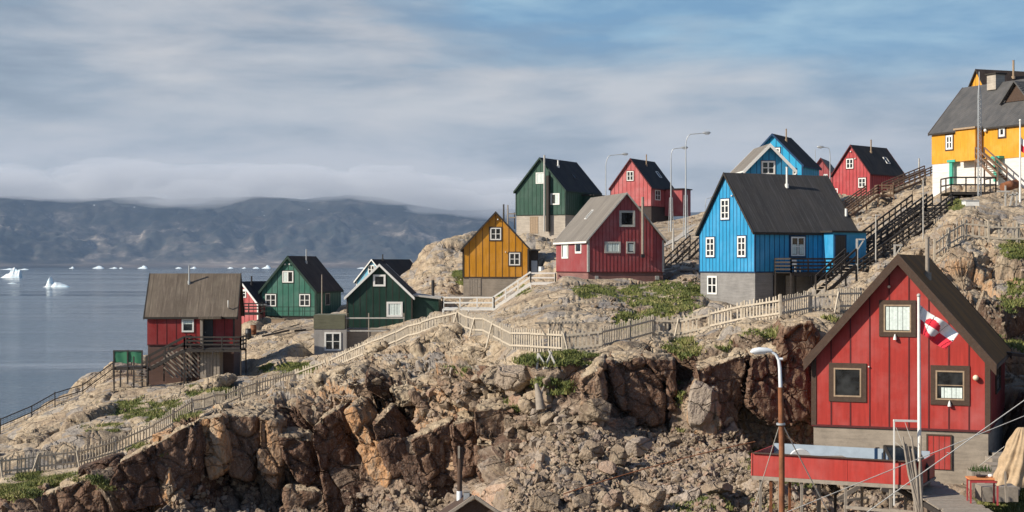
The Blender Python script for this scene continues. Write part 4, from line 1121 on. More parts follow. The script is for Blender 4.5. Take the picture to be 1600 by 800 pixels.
# --- the yellow houses at the top right
root, ro, s = house('big_yellow', 'yellow_house', 'long warm yellow house with grey ribbed roof and whitewashed basement at the right edge', hg, PT['byellow'], RF['corr'],
                    trim='browntrim', found_m='whitecon', pitch=0.5, barge=0.2, batten='browntrim', fascia='darktrim', lines=False, corner=0.0)
window(root, s, 'L', (1478.5, 211.5, 1489, 233.5), 'white', 'browntrim', 2, 2, 0.16, 0.12)
window(root, s, 'L', (1561.5, 199, 1570.5, 213.5), 'white', 'browntrim', 1, 1, 0.18, 0.16)
fm = fmap(s, 'L')
ua, ub, va, vb = rect_of(s, 'L', (1493, 200, 1524, 252), 0.9)
mb = MB(); fbox(mb, fm, ua, ub, 0.02, 0.9, 0.0, s['h'] - 0.1); pj = mb.build('projecting_bay', PT['byellow'], root)
mb = MB(); fbox(mb, fm, ua - 0.15, ub + 0.1, 0.02, 1.1, s['h'] - 0.099, s['h'] + 0.05); mb.build('bay_roof', M['tan'], pj)
ua, ub, va, vb = rect_of(s, 'L', (1525, 202, 1537, 250), 0.0)
mb = MB(); fbox(mb, fm, ua, ub, 0.0, 0.03, 0.0, s['h'] - 0.1); mb.build('porch_shade_panel', M['darktrim'], root)  # flat dark panel, paints the shade of the porch recess
bulb(root, s, 'L', 1542, 204, 0.16, 'white')
chimney(ro, s, 1556, 134, 117, 0.55, 'palecon', square=True)
# dormer
dr = Vector(on_roof(s, 1590, 158)); mb = MB()
y_ = dr.y; x_ = dr.x; z_ = dr.z; hw = 1.5
mb.add([(x_ - .1, y_ - hw, z_), (x_ - .1, y_ + hw, z_), (x_ - .1, y_, z_ + 1.6), (x_ + 2.0, y_, z_ + 1.6)], [(0, 1, 2), (0, 2, 3), (1, 3, 2), (0, 3, 1)], 0)
dm = mb.build('dormer', M['browntrim'], root)
mb = MB()
for sg in (-1, 1): mb.bar((x_ - .3, y_ + sg * (hw + .25), z_ - .15), (x_ - .3, y_, z_ + 1.75), 0.35, 0.12, 0); mb.add([(x_ - .4, y_ + sg * (hw + .25), z_ - .1), (x_ - .4, y_, z_ + 1.78), (x_ + 2.3, y_, z_ + 1.78)], [(0, 1, 2)], 0)
mb.build('dormer_roof', RF['corr'], dm)
for x_ in (1487, 1556):
    a, bq = rect_of(s, 'L', (x_ - 2, 250, x_ + 2, 290), 0.35)[0:2]
    mb = MB(); fbox(mb, fm, a - 0.05, bq, 0.3, 0.5, -2.0, 0.0); fbox(mb, fm, a - 0.5, bq + 0.2, 0.0, 0.6, 0.0, 0.22); mb.build('bracket_post', M['teal'] if 'teal' in M else simple('teal_paint', (0.05, 0.36, 0.26), 0.6), root)

root, ro, s = house('top_yellow', 'yellow_house', 'yellow gable behind the long ribbed roof, highest house at top right', hg, PT['byellow'], RF['dbrown'],
                    trim='darktrim', found_m='palecon', pitch=0.6, barge=0.18, batten='browntrim')
window(root, s, 'g', (1523, 136, 1534, 146), 'tan', None, 2, 1, 0.12)
chimney(ro, s, 1583.5, 122, 95, 0.12, 'tan')
rnd = random.Random(7)
M['teal'] = simple('teal_paint', (0.05, 0.36, 0.26), 0.6)
M['tarp'] = simple('green_tarpaulin', (0.03, 0.16, 0.085), 0.5, scale=2)
M['picket'] = wood('sun_bleached_picket_wood', (0.58, 0.50, 0.39), 0.5)
M['rope'] = simple('pale_rope', (0.55, 0.53, 0.48), 0.7)
M['flagwhite'] = simple('flag_white_cloth', (0.80, 0.78, 0.76), 0.85)
M['flagred'] = simple('flag_red_cloth', (0.62, 0.022, 0.045), 0.85)
M['net'] = wood('tan_fishing_net', (0.50, 0.36, 0.22), 0.3)

class Part:
    """parts given in world metres, stored relative to the thing"""
    def __init__(s, root): s.r = root; s.off = Vector(root.location)
    def put(s, mb, name, mats, parent=None, extra=None):
        o = s.off
        mb.v = [(a - o.x, b_ - o.y, c - o.z) for a, b_, c in mb.v]
        return mb.build(name, mats, parent or s.r)

def gz(x, y, z0, tol=0.35):
    g_ = ground(x, y, z0)
    return min(max(g_, z0 - tol), z0 + tol)

# ------------------------------------------------------------------ fences
def fence(name, label, path, h=1.05, bay=2.3, pitch=0.20, m='picket', pm=None, style='picket', group=None, brace=0.35, cat='fence', wid=0.085, tol=0.35):
    pts = []
    P3 = [P(*a) for a in path]
    for i in range(len(P3) - 1):
        n = max(1, round((P3[i + 1] - P3[i]).xy.length / bay))
        for j in range(n): pts.append(P3[i].lerp(P3[i + 1], j / n))
    pts.append(P3[-1])
    for q_ in pts: q_.z = gz(q_.x, q_.y, q_.z, tol)
    root = thing(name, label, cat, pts[0], 0, group); pr = Part(root)
    for i, q_ in enumerate(pts):
        mb = MB(); lx, ly = rnd.uniform(-.05, .05), rnd.uniform(-.05, .05)
        hh = h + rnd.uniform(0.02, 0.12)
        mb.bar(q_ + Vector((0, 0, -0.7)), q_ + Vector((lx, ly, hh)), 0.11 if style == 'picket' else 0.07)
        if rnd.random() < brace:
            sd = rnd.choice((-1, 1)) * 0.35
            mb.bar(q_ + Vector((sd, -0.45, -0.4)), q_ + Vector((0, -0.06, hh * 0.85)), 0.07)
        pr.put(mb, 'post', M[pm or m])
    for a, c in zip(pts[:-1], pts[1:]):
        mb = MB(); d = c - a; L_ = d.xy.length; nrm_ = Vector((d.y, -d.x, 0)).normalized() * 0.045
        if nrm_.y > 0: nrm_ = -nrm_
        up = Vector((0, 0, 1))
        if style == 'picket':
            j1, j2 = rnd.uniform(-.03, .03), rnd.uniform(-.03, .03)
            for hz_ in (0.24, 0.80): mb.bar(a + up * (h * hz_ + j1) + nrm_, c + up * (h * hz_ + j2) + nrm_, 0.035, 0.095)
            n = max(3, int(L_ / pitch))
            for i in range(n):
                if rnd.random() < 0.04: continue
                q_ = a.lerp(c, (i + 0.5) / n) - nrm_ * 0.3; t0 = rnd.uniform(-.03, .03) + 0.02; hh = h * rnd.uniform(0.93, 1.05); lean_ = rnd.gauss(0, 0.02)
                dd = d.xy.normalized(); dx = Vector((dd.x, dd.y, 0)) * wid / 2; th = nrm_.normalized() * 0.014
                b0 = q_ + up * t0; t1 = q_ + up * hh + Vector((dd.x, dd.y, 0)) * lean_
                tip = up * (wid * 0.45)
                poly = [b0 - dx, b0 + dx, t1 + dx, t1 + tip, t1 - dx]
                vv_ = [v_ + th for v_ in poly] + [v_ - th for v_ in poly]
                mb.add(vv_, [(0, 1, 2, 3, 4), (9, 8, 7, 6, 5)] + [(k, (k + 1) % 5, (k + 1) % 5 + 5, k + 5) for k in range(5)])
            pr.put(mb, 'picket_panel', M[m])
        else:
            for hz_ in (0.98, 0.55): mb.bar(a + up * (h * hz_), c + up * (h * hz_), 0.045, 0.07)
            for hz_ in (0.1, 0.25, 0.4, 0.7, 0.85): mb.bar(a + up * (h * hz_), c + up * (h * hz_), 0.012, 0.012)
            n = max(2, int(L_ / 0.35))
            for i in range(1, n): q_ = a.lerp(c, i / n); mb.bar(q_ + up * 0.05, q_ + up * h * 0.97, 0.014)
            pr.put(mb, 'rail_panel', M[m])
    return root

gf = 'fences across the rocks'
fence('picket_fence', 'bleached picket fence running along the cliff brow at lower left, up to the grey outbuilding',
      [(-60, 745, 87), (0, 742, 86), (60, 739, 87), (120, 733, 88), (180, 716, 90), (240, 688, 92), (300, 652, 96), (350, 636, 102), (400, 620, 106), (460, 600, 108), (508, 581, 107)], group=gf)
fence('picket_fence', 'pale picket fence climbing from the grey outbuilding past the very dark green house',
      [(514, 577, 107), (540, 567, 106), (575, 552, 104), (600, 543, 102), (640, 531, 97), (680, 518, 94), (714, 507, 91)], group=gf)
fence('picket_fence', 'long picket fence sagging across the middle, below the wine red and large blue houses',
      [(716, 508, 91), (770, 531, 82), (800, 543, 78), (830, 551, 76), (880, 558, 74), (940, 556, 74), (985, 542, 77), (1020, 530, 80), (1060, 529, 80), (1110, 522, 79.5), (1160, 508, 78), (1220, 499, 76), (1265, 488, 78), (1310, 484, 78), (1345, 476, 80)], group=gf, h=1.12)
fence('picket_fence', 'gappy weathered fence on the crag at right, below the long warm yellow house',
      [(1460, 402, 90), (1482, 380, 91), (1505, 366, 92), (1545, 370, 92), (1588, 376, 92), (1625, 380, 92)], group=gf, h=1.2, pitch=0.34, wid=0.11)
fence('wire_fence', 'dark rail and wire fence following the skyline ridge down to the sea at far left',
      [(-40, 726, 113), (0, 702, 114), (49, 645, 117), (86, 613, 120), (130, 589, 122), (177, 567, 124), (206, 556, 125)], h=1.1, style='rail', m='darkwood', group=gf, brace=0, tol=2.5)

# ------------------------------------------------------------------ stairs, decks, railings
def rail_run(a, b_, h, m_post, n=None, rails=(1.0, 0.55), w_=0.095, down=0.0):
    mb = MB(); a = Vector(a); b_ = Vector(b_); d = (b_ - a); n = n or max(1, round(d.length / 1.4)); up = Vector((0, 0, 1))
    for i in range(n + 1):
        q_ = a.lerp(b_, i / n); mb.bar(q_ - up * down, q_ + up * h, w_)
    for r_ in rails: mb.bar(a + up * h * r_, b_ + up * h * r_, w_ * 0.7, w_ * 1.3)
    return mb

def stair(name, label, A, B, width=1.1, m='darkwood', treadm='weathered', rails=(1.0, 0.5), h=0.95, legs=True, group='stairs', side=None, legend=None):
    """A foot, B head in world metres; width extends away from the camera"""
    A = Vector(A); B = Vector(B); d = B - A; dh = Vector((d.x, d.y, 0)).normalized(); wv_ = Vector((-dh.y, dh.x, 0)) * width
    if wv_.y < 0: wv_ = -wv_
    root = thing(name, label, 'stairs', A, 0, group); pr = Part(root)
    for k in (0, 1):
        mb = MB(); o = wv_ * k; mb.bar(A + o - Vector((0, 0, .12)), B + o - Vector((0, 0, .12)), 0.06, 0.24); pr.put(mb, 'stringer', M[m])
        pr.put(rail_run(A + o, B + o, h, m, rails=rails), 'handrail', M[m])
    n = max(3, round(d.z / 0.2)); n = min(n, 60)
    for i in range(n):
        q_ = A.lerp(B, (i + 0.5) / n); mb = MB(); mb.bar(q_ + wv_ * 0.03, q_ + wv_ * 0.97, 0.27, 0.04, up=(0, 0, 1)); pr.put(mb, 'tread', M[treadm or m])
    if legs:
        nl = max(1, int(d.length / 2.6))
        for i in range(1, nl + 1):
            q_ = A.lerp(B, i / (nl + 0.0)); 
            for k in (0, 1):
                w0 = q_ + wv_ * k; g_ = ground(w0.x, w0.y, w0.z - 1)
                if g_ < w0.z - 0.3: mb = MB(); mb.bar(Vector((w0.x, w0.y, g_ - 0.3)), w0 - Vector((0, 0, .2)), 0.11); pr.put(mb, 'support_leg', M[m])
    return root

def deck(name, label, A, B, dv, m='darkwood', h=0.95, rails=(1.0, 0.7, 0.4), th=0.16, sides='fab', group=None, legs=True, boardm=None, cat='deck'):
    """front edge A-B, depth vector dv; floor level from A"""
    A = Vector(A); B = Vector(B); B.z = A.z; dv = Vector(dv)
    root = thing(name, label, cat, A, 0, group); pr = Part(root)
    mb = MB(); dn = dv.normalized(); L_ = (B - A)
    n = max(3, int(dv.length / 0.16))
    for i in range(n):
        q0 = A + dv * ((i + 0.5) / n); mb.bar(q0, q0 + L_, dv.length / n * 0.9, 0.04, up=(0, 0, 1))
    pr.put(mb, 'floor', M[boardm or m])
    for k in (0.02, 0.98):
        mb = MB(); mb.bar(A + dv * k - Vector((0, 0, .12)), A + L_ + dv * k - Vector((0, 0, .12)), 0.08, 0.18); pr.put(mb, 'joist', M[m])
    if 'f' in sides: pr.put(rail_run(A, A + L_, h, m, rails=rails), 'railing', M[m])
    if 'a' in sides: pr.put(rail_run(A, A + dv, h, m, rails=rails), 'railing', M[m])
    if 'b' in sides: pr.put(rail_run(A + L_, A + L_ + dv, h, m, rails=rails), 'railing', M[m])
    if legs:
        n = max(1, round(L_.length / 1.9))
        for i in range(n + 1):
            for k in (0.02, 0.98):
                q_ = A + L_ * (i / n) + dv * k; g_ = ground(q_.x, q_.y, q_.z - 1)
                if g_ < q_.z - 0.25: mb = MB(); mb.bar(Vector((q_.x, q_.y, g_ - 0.3)), q_ - Vector((0, 0, .1)), 0.10); pr.put(mb, 'post', M[m])
    return root

gs = 'outdoor wooden stairs'; gd = 'raised timber decks'
# left red house
deck('deck', 'black railed deck in front of the brown roofed red house', P(288, 546, 119.3), P(376, 546, 119.3), (0, 2.4, 0), group=gd)
stair('wooden_stairs', 'dark wooden stair falling left from the deck of the brown roofed red house', P(228, 577, 119.3), P(288, 545, 119.3), group=gs, width=1.2)
r_ = thing('lattice_screen', 'screen of bare diagonal boards beneath the black deck of the brown roofed red house', 'screen', P(262, 588, 120)); pr = Part(r_)
mb = MB()
x0_, x1_ = P(256, 0, 120.3).x, P(312, 0, 120.3).x; zt_, zb_ = P(0, 549, 120.3).z, P(0, 590, 120.3).z
for i in range(12):
    xa = x0_ - 1.2 + i * 0.36
    a = Vector((xa, 120.3, zt_)); c = Vector((xa + (zt_ - zb_) * 0.95, 120.3, zb_))
    t0 = max(0, (x0_ - a.x) / (c.x - a.x)); t1 = min(1, (x1_ - a.x) / (c.x - a.x))
    if t1 > t0: mb.bar(a.lerp(c, t0), a.lerp(c, t1), 0.03, 0.12)
pr.put(mb, 'slats', M['weathered'])
for k in (x0_, (x0_ + x1_) / 2, x1_): mb = MB(); mb.bar((k, 120.36, zb_ - .3), (k, 120.36, zt_), 0.09); pr.put(mb, 'frame_post', M['darkwood'])
r_ = thing('store_box', 'bare plank storage box under the deck beside the diagonal board screen', 'storage box', P(328, 584, 120.1)); pr = Part(r_)
a = P(313, 585, 120.1); c = P(343, 547, 120.1); mb = MB(); mb.box(a.x, c.x, 120.1, 121.6, a.z - .3, c.z, 0)
for i in range(1, 6): xx = a.x + (c.x - a.x) * i / 6; mb.box(xx - .01, xx + .01, 120.085, 120.099, a.z, c.z - .02, 1)
pr.put(mb, 'box_body', [M['weathered'], M['darkwood']])
a = P(312, 549, 120.0); c = P(344, 546.5, 120.0); mb = MB(); mb.box(a.x, c.x, 119.98, 121.65, c.z + .005, c.z + .06); pr.put(mb, 'lid', M['darkwood'])
# green tarp platform
A_ = P(178, 574, 118); rt = deck('deck', 'small black platform hung with green tarpaulin left of the brown roofed red house', A_, P(222, 574, 118), (0, 2.0, 0), sides='', group=gd)
pr = Part(rt)
for (a0, a1) in ((178, 199), (200, 221)):
    mb = MB(); n = 10; a = P(a0, 567, 118.02); c = P(a1, 549, 118.02); v_ = []
    for j in range(5):
        for i in range(n + 1):
            k = i / n; l_ = j / 4; v_.append((a.x + (c.x - a.x) * k, a.y + 0.05 * math.sin(k * 7 + l_ * 3 + a0) * (1 - abs(l_ - .5)), c.z + (a.z - c.z) * (1 - l_) + 0.05 * math.sin(k * 5) * (1 - l_)))
    mb.add(v_, [(j * (n + 1) + i, j * (n + 1) + i + 1, (j + 1) * (n + 1) + i + 1, (j + 1) * (n + 1) + i) for j in range(4) for i in range(n)], 0, True)
    pr.put(mb, 'tarpaulin', M['tarp'])
mb = MB()
for k in (178, 199.5, 222): a = P(k, 600, 118); c = P(k, 547, 118); mb.bar(a, c, 0.1)
a = P(177, 548, 118); c = P(223, 548, 118); mb.bar(a, c, 0.08); pr.put(mb, 'frame', M['darkwood'])
stair('wooden_stairs', 'short flight of dark steps below the green tarpaulin platform', P(209, 598, 116.2), P(209, 576, 117.6), group=gs, width=1.0, h=0.9)
# teal green house surroundings
deck('deck', 'dark railed terrace with clutter between the small red house and the teal green house', P(371, 489, 156), P(406, 489, 156), (0, 2.0, 0), group=gd)
r_ = thing('railing', 'thin dark balcony railing across the front of the teal green house', 'railing', P(407, 494, 158.4)); pr = Part(r_)
pr.put(rail_run(P(409, 494, 158.6), P(494, 494, 157.6), 0.95, 'darktrim', rails=(1.0, 0.55), w_=0.045, down=1.3), 'rails', M['greentrim'])
r_ = thing('plywood_crate', 'pale plywood crate on the rock under the teal green house', 'crate', P(434, 511, 156)); pr = Part(r_)
a = P(424, 513, 156); c = P(444, 499, 156); mb = MB(); mb.box(a.x, c.x, 156, 157.1, a.z - .2, c.z); mb.box(a.x - .03, c.x + .03, 155.97, 157.13, c.z + .002, c.z + .05); pr.put(mb, 'crate_body', M['tan'])
def pole(name, label, cat, px, pb, pt, Y, r=0.05, m='steel', extra=None, group=None, taper=0.7):
    b_ = P(px, pb, Y); t_ = P(px, pt, Y); g_ = ground(b_.x, b_.y, b_.z); z0 = min(b_.z, g_ if g_ > b_.z - 4 else b_.z) - 0.3
    r_ = thing(name, label, cat, (b_.x, b_.y, z0), 0, group); mb = MB()
    mb.tube([(0, 0, 0), (0, 0, t_.z - z0)], [r, r * taper], 8); mb.build('shaft', M[m], r_)
    mb = MB(); mb.tube([(0, 0, t_.z - z0 + .003), (0, 0, t_.z - z0 + .06)], [r * 0.95, r * 0.5], 8); mb.build('cap', M[m], r_)
    return r_
pole('pole', 'thin weathered pole standing right of the teal green house', 'pole', 503, 505, 430, 152, 0.07, 'weathered')
pole('pole', 'thin pinkish white pole in front of the small red house', 'pole', 375, 530, 466, 146, 0.07, 'greywhite')
# grey outbuilding
a = P(491, 575, 130); c = P(541.5, 514, 130); e = P(620, 514, 130)
r_ = thing('outbuilding', 'pale grey concrete outbuilding with white window and mossy parapet, below the dark green house', 'outbuilding', (a.x, 130, a.z)); pr = Part(r_)
mb = MB(); mb.box(a.x, c.x, 130, 133.8, a.z - 2, c.z - 0.002); pr.put(mb, 'wall', M['palecon'] if False else PT['grey'])
mb = MB(); mb.box(c.x + .002, e.x, 130.9, 133.8, a.z - 2, c.z - .05); pr.put(mb, 'basement_wall', M['concrete'])
M['mossy'] = concrete('mossy_concrete', (0.13, 0.13, 0.085))
a2 = P(491, 514, 130); c2 = P(541.5, 492, 130); mb = MB(); mb.box(a2.x - .05, c2.x - .15, 129.95, 133.4, a2.z, c2.z); pr.put(mb, 'parapet', M['mossy'])
def wbox(x0, y0, x1, y1, Y, th=0.06): 
    a = P(x0, y1, Y); c = P(x1, y0, Y); return a.x, c.x, a.z, c.z
mb = MB(); ax_, bx_, az_, bz_ = wbox(507, 519, 533, 548, 130); f_ = 0.14
mb.box(ax_, bx_, 129.93, 129.998, bz_ - f_, bz_); mb.box(ax_, bx_, 129.93, 129.998, az_, az_ + f_); mb.box(ax_, ax_ + f_, 129.93, 129.998, az_ + f_, bz_ - f_); mb.box(bx_ - f_, bx_, 129.93, 129.998, az_ + f_, bz_ - f_)
mx = (ax_ + bx_) / 2; mz = (az_ + bz_) / 2; mb.box(mx - .06, mx + .06, 129.94, 129.997, az_ + f_, bz_ - f_); mb.box(ax_ + f_, bx_ - f_, 129.95, 129.996, mz - .025, mz + .025)
wo_ = pr.put(mb, 'window', M['white']); mb = MB(); mb.box(ax_ + .05, bx_ - .05, 129.975, 129.992, az_ + .05, bz_ - .05)
mb.v = [(x - r_.location.x, y - r_.location.y, z - r_.location.z) for x, y, z in mb.v]; mb.build('pane', M['glass'], wo_)
r_ = thing('railing', 'pale two bar railing on the terrace before the very dark green house', 'railing', P(541, 520, 130.2)); pr = Part(r_)
mb = MB()
for k in (541, 576, 631):
    mb.bar(P(k, 530 if k != 576 else 545, 130.2), P(k, 489, 130.2), 0.09)
mb2 = MB()
for y_ in (497, 517): mb2.bar(P(540, y_, 130.15), P(632, y_, 130.15), 0.05, 0.11)
pr.put(mb, 'posts', M['weathered']); pr.put(mb2, 'rails', M['greywhite'])
# yellow house walkway and white stair
deck('walkway', 'pale railed walkway below the basement of the ochre yellow house', P(692, 481, 127), P(772, 481, 127), (0, 1.2, 0), m='white', h=0.85, rails=(1.0, 0.5), group=gd, cat='walkway')
stair('wooden_stairs', 'pale wooden stair rising right from the walkway to the ochre yellow house', P(770, 481, 127), P(829, 441, 127), m='white', treadm='greywhite', h=0.85, group=gs)
deck('walkway', 'pale railed landing between the ochre yellow house and the wine red house', P(829, 441, 127), P(868, 441, 127), (0, 1.2, 0), m='white', h=0.75, rails=(1.0, 0.5), group=gd, cat='walkway')
pole('pole', 'dark utility pole left of the tall forest green house', 'pole', 787, 352, 320, 172, 0.12, 'darkwood')
pole('pole', 'grey utility pole beside the darker one, left of the tall forest green house', 'pole', 793.5, 352, 321, 172, 0.10, 'weathered')
r_ = thing('timber_rack', 'small timber rack by the utility poles left of the tall forest green house', 'rack', P(800, 352, 172)); pr = Part(r_)
mb = MB(); mb.bar(P(795, 334, 172), P(806, 334, 172), 0.14); mb.bar(P(796, 340, 172), P(806, 340, 172), 0.14); pr.put(mb, 'boards', M['weathered'])
mb = MB(); mb.bar(P(804, 358, 172), P(804, 332, 172), 0.12); pr.put(mb, 'post', M['darkwood'])
# rack on the long fence
r_ = thing('drying_rack', 'brown timber drying frame standing at the long picket fence below the smooth knob', 'timber frame', P(838, 555, 75.2)); pr = Part(r_)
mb = MB()
for k in (860, 877, 902): mb.bar(P(k, 563, 75.0), P(k, 500, 75.0), 0.10)
pr.put(mb, 'posts', M['weathered'])
mb = MB(); mb.bar(P(836, 505, 74.9), P(905, 504, 74.9), 0.07, 0.10); mb.bar(P(860, 526, 74.9), P(905, 525, 74.9), 0.06, 0.09)
for a, c in (((842, 506), (856, 530)), ((868, 506), (860, 528)), ((872, 506), (880, 527)), ((896, 507), (884, 527)), ((870, 562), (880, 527))): mb.bar(P(a[0], a[1], 74.95), P(c[0], c[1], 74.95), 0.06)
pr.put(mb, 'crossbars', M['weathered'])
mb = MB()
for i in range(10): k = 856 + i * 5.2; mb.bar(P(k, 505, 74.85), P(k, 498, 74.85), 0.07, 0.02)
pr.put(mb, 'pickets', M['picket'])
r_ = thing('trestle', 'white timber trestle of crossed poles below the long picket fence', 'trestle', P(850, 600, 71.5)); pr = Part(r_)
mb = MB()
for a, c in (((841, 552), (837, 602)), ((841, 552), (866, 594)), ((862, 550), (840, 600)), ((858, 548), (878, 592)), ((836, 603), (880, 578))): mb.bar(P(a[0], a[1], 71.5 + rnd.uniform(-.1, .1)), P(c[0], c[1], 71.2), 0.085)
pr.put(mb, 'poles', M['greywhite'])
r_ = thing('tree_stump', 'bleached driftwood stump leaning against the rocks under the white trestle', 'driftwood', P(843, 640, 70)); pr = Part(r_)
mb = MB(); mb.tube([P(845, 640, 69.5), P(842, 618, 69.6), P(838, 600, 69.9)], [0.22, 0.17, 0.08], 8); mb.tube([P(843, 622, 69.6), P(850, 604, 69.8)], [0.1, 0.04], 7); pr.put(mb, 'trunk', M['weathered'])
# dark stair right of the wine red house
stair('wooden_stairs', 'dark weathered stair between the wine red house and the large blue house', P(1046, 432, 132), P(1096, 384, 138), m='darkwood', treadm='weathered', group=gs)
# blue house deck
A_ = P(1236, 428, 99.6); B_ = P(1338, 428, 99.6)
s = HS['blue']; ydir = s['yh']; Dk = Vector((B_.x - A_.x, 0, 0))
u0 = on_face(s, 'R', 1236, 425, 1.9)[0]; A0 = s['O'] + s['xh'] * (s['W'] / 2 + 1.9) + ydir * u0; A0.z = s['O'].z - 0.05
B0 = A0 + ydir * (s['L'] - u0 + 1.6)
deck('deck', 'black railed deck along the shaded side of the large blue house', A0, B0, -s['xh'] * 1.8, rails=(1.0, .75, .5, .25), group=gd)
stair('wooden_stairs', 'dark steps leading down left from the deck of the large blue house', P(1291, 455, 98.2), P(1338, 412, 99.5), group=gs, width=1.0)
r_ = thing('white_chair', 'white garden chair on the deck of the large blue house', 'chair', tuple(A0 + ydir * 1.0 - s['xh'] * .8 + Vector((0, 0, .03))), s['rz'] + R(90))
mb = MB(); mb.box(-.25, .25, -.25, .25, .40, .44); mb.build('seat', M['white'], r_)
mb = MB(); mb.box(-.25, .25, .22, .26, .441, .9); mb.build('backrest', M['white'], r_)
for a, c in ((-.22, -.22), (.22, -.22), (-.22, .22), (.22, .22)): mb = MB(); mb.box(a - .02, a + .02, c - .02, c + .02, 0, .399); mb.build('leg', M['white'], r_)
# big black stair up to the yellow house
a = P(1338, 432, 104); mid_ = P(1420, 374, 113); top_ = P(1488, 322, 121)
stair('wooden_stairs', 'lower flight of the big black stair right of the large blue house', a, mid_, group=gs, width=1.6, rails=(1.0, 0.66, 0.33))
stair('wooden_stairs', 'upper flight of the big black stair climbing to the long warm yellow house', mid_, top_, group=gs, width=1.6, rails=(1.0, 0.66, 0.33))
stair('wooden_stairs', 'second black stair running just behind the big one', P(1345, 402, 112), P(1448, 322, 124), group=gs, width=1.2, rails=(1.0, 0.5))
deck('deck', 'black slatted landing at the head of the big black stair', P(1446, 345, 120.5), P(1496, 345, 120.5), (0, 2.5, 0), rails=(1.0, .8, .6, .4, .2), h=1.2, group=gd)
# brown stair
b1 = P(1316, 345, 150); b2 = P(1372, 304, 157); b3 = P(1396, 300, 160); b4 = P(1462, 272, 168)
stair('wooden_stairs', 'lower flight of the brown stair running below the bright red house', b1, b2, m='brownwood', group=gs, width=1.3, rails=(1.0, .7, .4))
deck('walkway', 'brown wooden landing midway on the brown stair below the bright red house', b2, P(1397, 304, 157), (0, 1.4, 0), m='brownwood', group=gd, rails=(1.0, .7, .4), cat='walkway')
stair('wooden_stairs', 'upper flight of the brown stair reaching the long warm yellow house', b3, b4, m='brownwood', group=gs, width=1.3, rails=(1.0, .7, .4))
# yellow house stair and platform
stair('wooden_stairs', 'dark steps coming down from the porch of the long warm yellow house', P(1559, 279, 130.5), P(1524, 247, 133.0), group=gs, width=1.0, m='brownwood')
deck('deck', 'black post and rail platform before the whitewashed basement of the long yellow house', P(1486, 300, 126), P(1556, 300, 126), (0, 3.0, 0), rails=(1.0, 0.5), h=1.2, group=gd)
# lattice mast
b_ = P(1530, 309, 124); t_ = P(1530, 112, 124); r_ = thing('lattice_mast', 'slender steel lattice mast before the long warm yellow house', 'mast', (b_.x, b_.y, b_.z - .6)); H_ = t_.z - b_.z + .6
legs_ = [(0.17, 0), (-0.085, 0.147), (-0.085, -0.147)]
for lx, ly in legs_: mb = MB(); mb.tube([(lx, ly, 0), (lx * .9, ly * .9, H_ * .82), (lx * .25, ly * .25, H_ * .9)], 0.028, 6); mb.build('leg', M['steel'], r_)
mb = MB(); n = 24
for i in range(n):
    z0 = H_ * .82 * i / n; z1 = H_ * .82 * (i + 1) / n
    for k in range(3):
        a = legs_[k]; c = legs_[(k + 1) % 3]; mb.bar((a[0], a[1], z0), (c[0], c[1], z1), 0.02); mb.bar((a[0], a[1], z1), (c[0], c[1], z1), 0.02)
mb.build('lacing', M['steel'], r_)
mb = MB(); mb.tube([(0, 0, H_ * .88), (0, 0, H_)], 0.035, 6); mb.build('tip', M['steel'], r_)
# pole brackets, thin poles
for (x0, y0, y1, Y, sg) in ((1339, 373, 420, 101, 1), (1398, 382, 412, 104, 1)):
    r_ = thing('bracket_post', 'white post with diagonal bracket %s' % ('at the right end of the large blue house' if x0 < 1350 else 'behind the roof peak of the nearest red house'), 'post', P(x0, y1, Y)); pr = Part(r_)
    mb = MB(); mb.bar(P(x0, y1 + 8, Y), P(x0, y0, Y), 0.12); pr.put(mb, 'upright', M['greywhite'])
    mb = MB(); mb.bar(P(x0 - 1, y0 + 1, Y), P(x0 + 12, y0 + 1, Y), 0.10); mb.bar(P(x0 + 1, y0 + 17, Y - .05), P(x0 + 10, y0 + 3, Y - .05), 0.07); pr.put(mb, 'bracket', M['greywhite'])
pole('pole', 'thin pale pole before the smooth rock left of the black stair', 'pole', 1368.5, 405, 336, 106, 0.055, 'greywhite')
pole('pole', 'thin pale pole in front of the upper black stair', 'pole', 1442.5, 400, 282, 108, 0.055, 'greywhite')
for (px, pb, Y, txt) in ((1436, 262, 172, 'short white post beside the upper brown stair'), (1052, 372, 150, 'stubby pale post at the roadside below the faded red house')):
    pole('post', txt, 'post', px, pb, pb - 14, Y, 0.12, 'greywhite')
r_ = thing('white_cabinet', 'white box cabinet on the rock below the steel lattice mast', 'cabinet', P(1519, 331, 112)); pr = Part(r_)
a = P(1509, 334, 112); c = P(1530, 314, 112); mb = MB(); mb.box(a.x, c.x, 112, 113, a.z - .3, c.z); pr.put(mb, 'cabinet_body', M['white']); mb = MB(); mb.box(a.x - .04, c.x + .04, 111.96, 113.04, c.z + .002, c.z + .05); pr.put(mb, 'cabinet_top', M['steel'])
r_ = thing('oil_drum', 'rusty oil drum lying on its side before the whitewashed basement', 'oil drum', P(1577, 302, 121)); pr = Part(r_)
a = P(1567, 293, 121); c = P(1588, 287, 121.6); mb = MB(); mb.tube([a, a.lerp(c, .33), a.lerp(c, .34), a.lerp(c, .66), a.lerp(c, .67), c], [.36, .36, .38, .38, .36, .36], 16); pr.put(mb, 'barrel', M['rust'])
mb = MB(); mb.tube([c + (c - a) * .001, c + (c - a) * .03], [.33, .33], 16); pr.put(mb, 'lid', M['darktrim'])
r_ = thing('sawhorse', 'weathered sawhorse stand on the rocks near the rusty drum', 'sawhorse', P(1575, 318, 116)); pr = Part(r_)
mb = MB(); mb.bar(P(1558, 299, 116), P(1578, 299, 116), .12); mb.bar(P(1576, 304, 116), P(1592, 304, 116), .10); pr.put(mb, 'beam', M['greywhite'])
